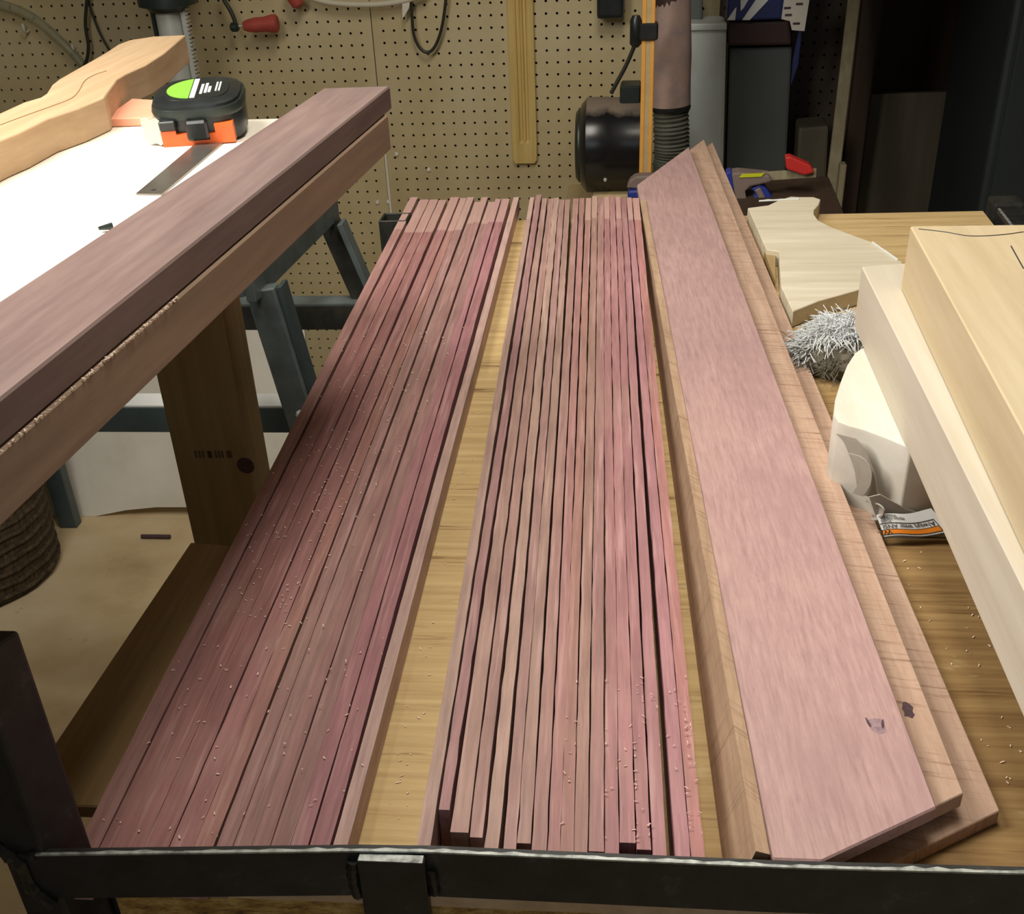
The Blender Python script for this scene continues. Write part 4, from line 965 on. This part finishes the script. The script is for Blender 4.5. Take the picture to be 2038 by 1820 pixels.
obj('jaw_pad', MB().lathe((jl.x + .003, yc, j0.z - .026), [(0, .006), (.006, .011), (.044, .011), (.052, .007)], (0, 0, 1), 14), M['blackplastic'], cl, smooth=True)
obj('foot', MB().box(a0.x - .03, a0.x + bw + .04, yc - .02, yc + .02, zt2 + .0003, zt2 + .03), M['clamporange'], cl, bevel=.004)
# shop bench plate under the clamp
fk = U(1262, 352, Y=2.35); gp0 = U(1248, 372, Y=2.35)
# dust pipe and hose
yh = 2.66
pc = [U(*q, Y=yh) for q in ((1340, -40), (1338, 30), (1336, 90), (1334, 150), (1334, 208))]
dh = thing('dust_pipe', U(1334, 208, Y=yh), 'dusty brown dust-extraction pipe with grey-green ribbed hose', 'pipe')
rp_ = (U(1374, 150, Y=yh).x - U(1292, 150, Y=yh).x) / 2
obj('pipe', MB().tube(spline(pc, 6), [rp_ * (0.80 + .2 * min(1, i / 14)) for i in range(25)], 28), M['pvc'], dh, smooth=True)
obj('upper_pipe', MB().tube([U(1338, -90, Y=yh), U(1338, 34, Y=yh)], rp_ * .85, 20), M['maroon'], dh, smooth=True)
hp = spline([U(*q, Y=yh) for q in ((1334, 206), (1336, 250), (1337, 290), (1336, 320), (1334, 345))], 16)
rr = [rp_ * (.86 + .055 * math.sin(i * 2 * PI / 3.2)) for i in range(len(hp))]
obj('ribbed_hose', MB().tube(hp, rr, 28), M['hose'], dh, smooth=True)
cj = U(1334, 212, Y=yh); obj('clamp_ring', MB().lathe(cj, [(-.006, rp_ * .98), (0, rp_ * 1.02), (.006, rp_ * .98)], (0, 0, 1), 28), M['blackplastic'], dh, smooth=True)
# grey cabinet panels behind the hose
def panel(name, q, yb, th, mat, label, cat, bevel=.006, parent=None):
    P = [U(*p, Y=yb) for p in q]
    return obj(name, MB().sweep(P, [p + Vector((0, th, 0)) for p in P]), mat, parent, bevel=bevel, segs=2) if parent else tag(obj(name, MB().sweep(P, [p + Vector((0, th, 0)) for p in P]), mat, bevel=bevel, segs=2), label, cat)
gb = thing('grey_locker', U(1400, 420, Y=2.96), 'light grey steel locker door standing behind the dust pipe', 'locker')
panel('body', ((1352, 520), (1436, 520), (1447, 52), (1352, 50)), 2.92, .14, M['greybin'], None, None, .008, gb)
panel('top_lip', ((1352, 62), (1447, 60), (1447, 46), (1352, 48)), 2.912, .02, M['greybin'], None, None, .003, gb)
panel('grey_upright', ((1362, 44), (1398, 44), (1400, -60), (1362, -60)), 3.0, .05, M['dkgrey'], 'dull grey upright above the light grey locker', 'upright')
panel('dark_cabinet', ((1440, 520), (1555, 520), (1577, 92), (1452, 96)), 2.98, .12, M['dkgrey'], 'dark grey steel cabinet beside the light grey locker', 'cabinet')
panel('maroon_case', ((1448, 92), (1576, 90), (1572, 40), (1448, 44)), 2.95, .15, M['maroon'], 'dark maroon case on top of the dark grey cabinet', 'case')
# blue pack with white stripes
bp = thing('blue_packet', U(1500, 44, Y=2.93), 'blue packet with white slanted stripes on the maroon case', 'packet')
panel('wrapper', ((1446, 42), (1570, 38), (1580, -60), (1452, -60)), 2.93, .06, M['bluepack'], None, None, .004, bp)
for q in (((1447, 40), (1463, 40), (1466, 14), (1462, 18)), ((1474, 22), (1474, -8), (1494, -8), (1480, 16)), ((1477, 40), (1492, 40), (1535, -6), (1508, -6))):
    panel('white_stripe', q, 2.9285, .001, M['labelwhite'], None, None, .0, bp)
panel('paper_list', ((1555, 38), (1572, 42), (1576, 60), (1601, 62), (1614, -20), (1563, -20)), 2.90, .0015, M['paper'], 'torn printed paper hanging beside the blue packet', 'paper', 0)
for q in ((1566, 16), (1590, 8), (1568, 30), (1584, 47)):
    p = U(*q, Y=2.8985); obj('print_line', MB().box(p.x - .006, p.x + .008, 2.8985, 2.8993, p.z - .002, p.z + .002), M['knot'], bpy.data.objects['paper_list'])
panel('violet_film', ((1578, 120), (1590, 60), (1596, 60), (1588, 130), (1574, 170)), 2.95, .002, M['bluepack'], 'strip of violet film hanging at the cabinet edge', 'film', 0)
# unseen shelf added overhead to shade the right bay
os_ = thing('added_shade_shelf', (.95, 2.80, .36), 'unseen plank shelf added above the bay to shade it', 'shelf')
obj('shade_board', MB().box(.10, 2.1, 2.25, 3.12, .36, .385), M['darkwood'], os_)
obj('added_bracket', MB().box(.12, .15, 2.35, 3.12, .30, .36), M['darkwood'], os_)
# leaning dowel, stub, boards in the bay
d0, d1 = U(1650, 425, Y=2.80), U(1702, -20, Y=3.00)
dd = (d0 - d1).normalized(); foot = d0 + dd * ((d0.z - ZF) / abs(dd.z))
tag(obj('leaning_lath', MB().bar(d1 - dd * .05, foot, .026, .012, (0, 1, 0)), M['stub'], bevel=.002), 'thin grey lath leaning in the dark bay', 'lath')
s0, s1 = U(1662, 425, Y=2.75), U(1690, 328, Y=2.75)
tag(obj('wood_stub', MB().box(s0.x, s1.x - .004, 2.75, 2.78, ZF, s1.z), M['stub'], bevel=.002), 'short pale wood upright beside the leaning lath', 'upright')
panel('brown_case', ((1580, 440), (1640, 440), (1650, 250), (1590, 255)), 2.95, .1, M['greyboard'], 'dim brown box beside the dark cabinet', 'box')
q = ((1700, 520), (1890, 520), (1886, 410), (1893, 360), (1915, 320), (1932, 250), (1936, 182), (1716, 188))
panel('standing_board', q, 3.18, .018, M['greyboard'], 'dim grey-brown board with curved side standing in the dark bay', 'board', .002)
panel('bay_upright', ((1925, 520), (1958, 520), (2006, -60), (1958, -60)), 3.08, .08, M['darkwood'], 'dark wooden upright between standing board and dark machine', 'upright', .003)
mq = U(1963, 400, Y=2.55)
mc = thing('dark_machine', (1.05, 2.75, ZF), 'dark green machine cabinet at the edge of the bay', 'machine')
obj('cabinet', MB().box(U(1985, 200, Y=2.55).x, 1.5, 2.55, 3.0, ZF, .34), M['machine'], mc, bevel=.01, segs=2)
obj('door', MB().box(U(2005, 200, Y=2.545).x, 1.45, 2.540, 2.5495, ZF + .1, .32), M['machine'], mc, bevel=.004)
# trigger clamp lying on the bay bench
bz = -.10
tb = thing('bay_bench', (.24, 2.28, ZF), 'dark low bench carrying the blue trigger clamp', 'bench')
yb = 2.28
bt = U(1500, 408, Y=2.22).z
obj('top', MB().box(.15, .33, 2.16, 2.40, bt - .03, bt), M['darkwood'], tb, bevel=.002)
for x in (.155, .29):
    for y in (2.165, 2.36): obj('leg', MB().box(x, x + .035, y, y + .035, ZF, bt - .03), M['darkwood'], tb)
def V2(x, y): return U(x, y, Y=yb)
tcl = thing('trigger_clamp', V2(1500, 400), 'blue and grey trigger clamp with yellow label and red pad', 'clamp')
obj('bar', MB().bar(V2(1440, 356), V2(1624, 344), .005, .014), M['stub'], tcl)
def slab3(name, q, y0, y1, mat, par, bevel=.003):
    A_ = [U(*p, Y=yb) for p in q]; return obj(name, MB().sweep([p + Vector((0, y0, 0)) for p in A_], [p + Vector((0, y1, 0)) for p in A_]), mat, par, bevel=bevel, segs=2)
slab3('body', ((1455, 340), (1470, 338), (1530, 344), (1534, 356), (1512, 362), (1492, 366), (1482, 376), (1486, 395), (1478, 404), (1466, 400), (1460, 375)), -.018, .018, M['clampgrey'], tcl)
slab3('trigger', ((1494, 372), (1512, 362), (1524, 370), (1538, 392), (1532, 402), (1500, 404), (1496, 392), (1504, 384)), -.013, .013, M['clampblue'], tcl)
slab3('trigger_grip', ((1500, 374), (1512, 368), (1522, 388), (1518, 400), (1506, 400), (1508, 388)), -.015, .015, M['clampgrey'], tcl)
slab3('fixed_jaw', ((1444, 340), (1456, 336), (1462, 400), (1450, 404)), -.015, .015, M['clampblue'], tcl)
slab3('label_plate', ((1470, 348), (1476, 341), (1520, 339), (1514, 346)), -.0195, -.0175, M['yellow'], tcl, 0)
slab3('red_pad', ((1562, 310), (1572, 308), (1612, 326), (1620, 340), (1600, 346), (1564, 334)), -.012, .012, M['redplastic'], tcl)
# second clamp, mostly behind the pink plank
bx_ = U(1262, 386, Y=2.40)
oc = thing('blue_jaw_clamp', (bx_.x, 2.40, zt2), 'grey and blue clamp jaw peeking out behind the pink plank', 'clamp')
Q = [U(*p, Y=2.40) for p in ((1247, 376), (1252, 362), (1264, 352), (1300, 350), (1310, 380))]
obj('pad', MB().sweep(Q, [p + Vector((0, .03, 0)) for p in Q]), M['clampgrey'], oc, bevel=.003)
Q = [U(*p, Y=2.39) for p in ((1249, 396), (1249, 381), (1310, 378), (1310, 398))]
obj('jaw', MB().sweep(Q, [p + Vector((0, .05, 0)) for p in Q]), M['clampblue'], oc, bevel=.003)
obj('stem', MB().box(bx_.x, bx_.x + .03, 2.39, 2.42, ZF, Q[0].z + .002), M['blackplastic'], oc)
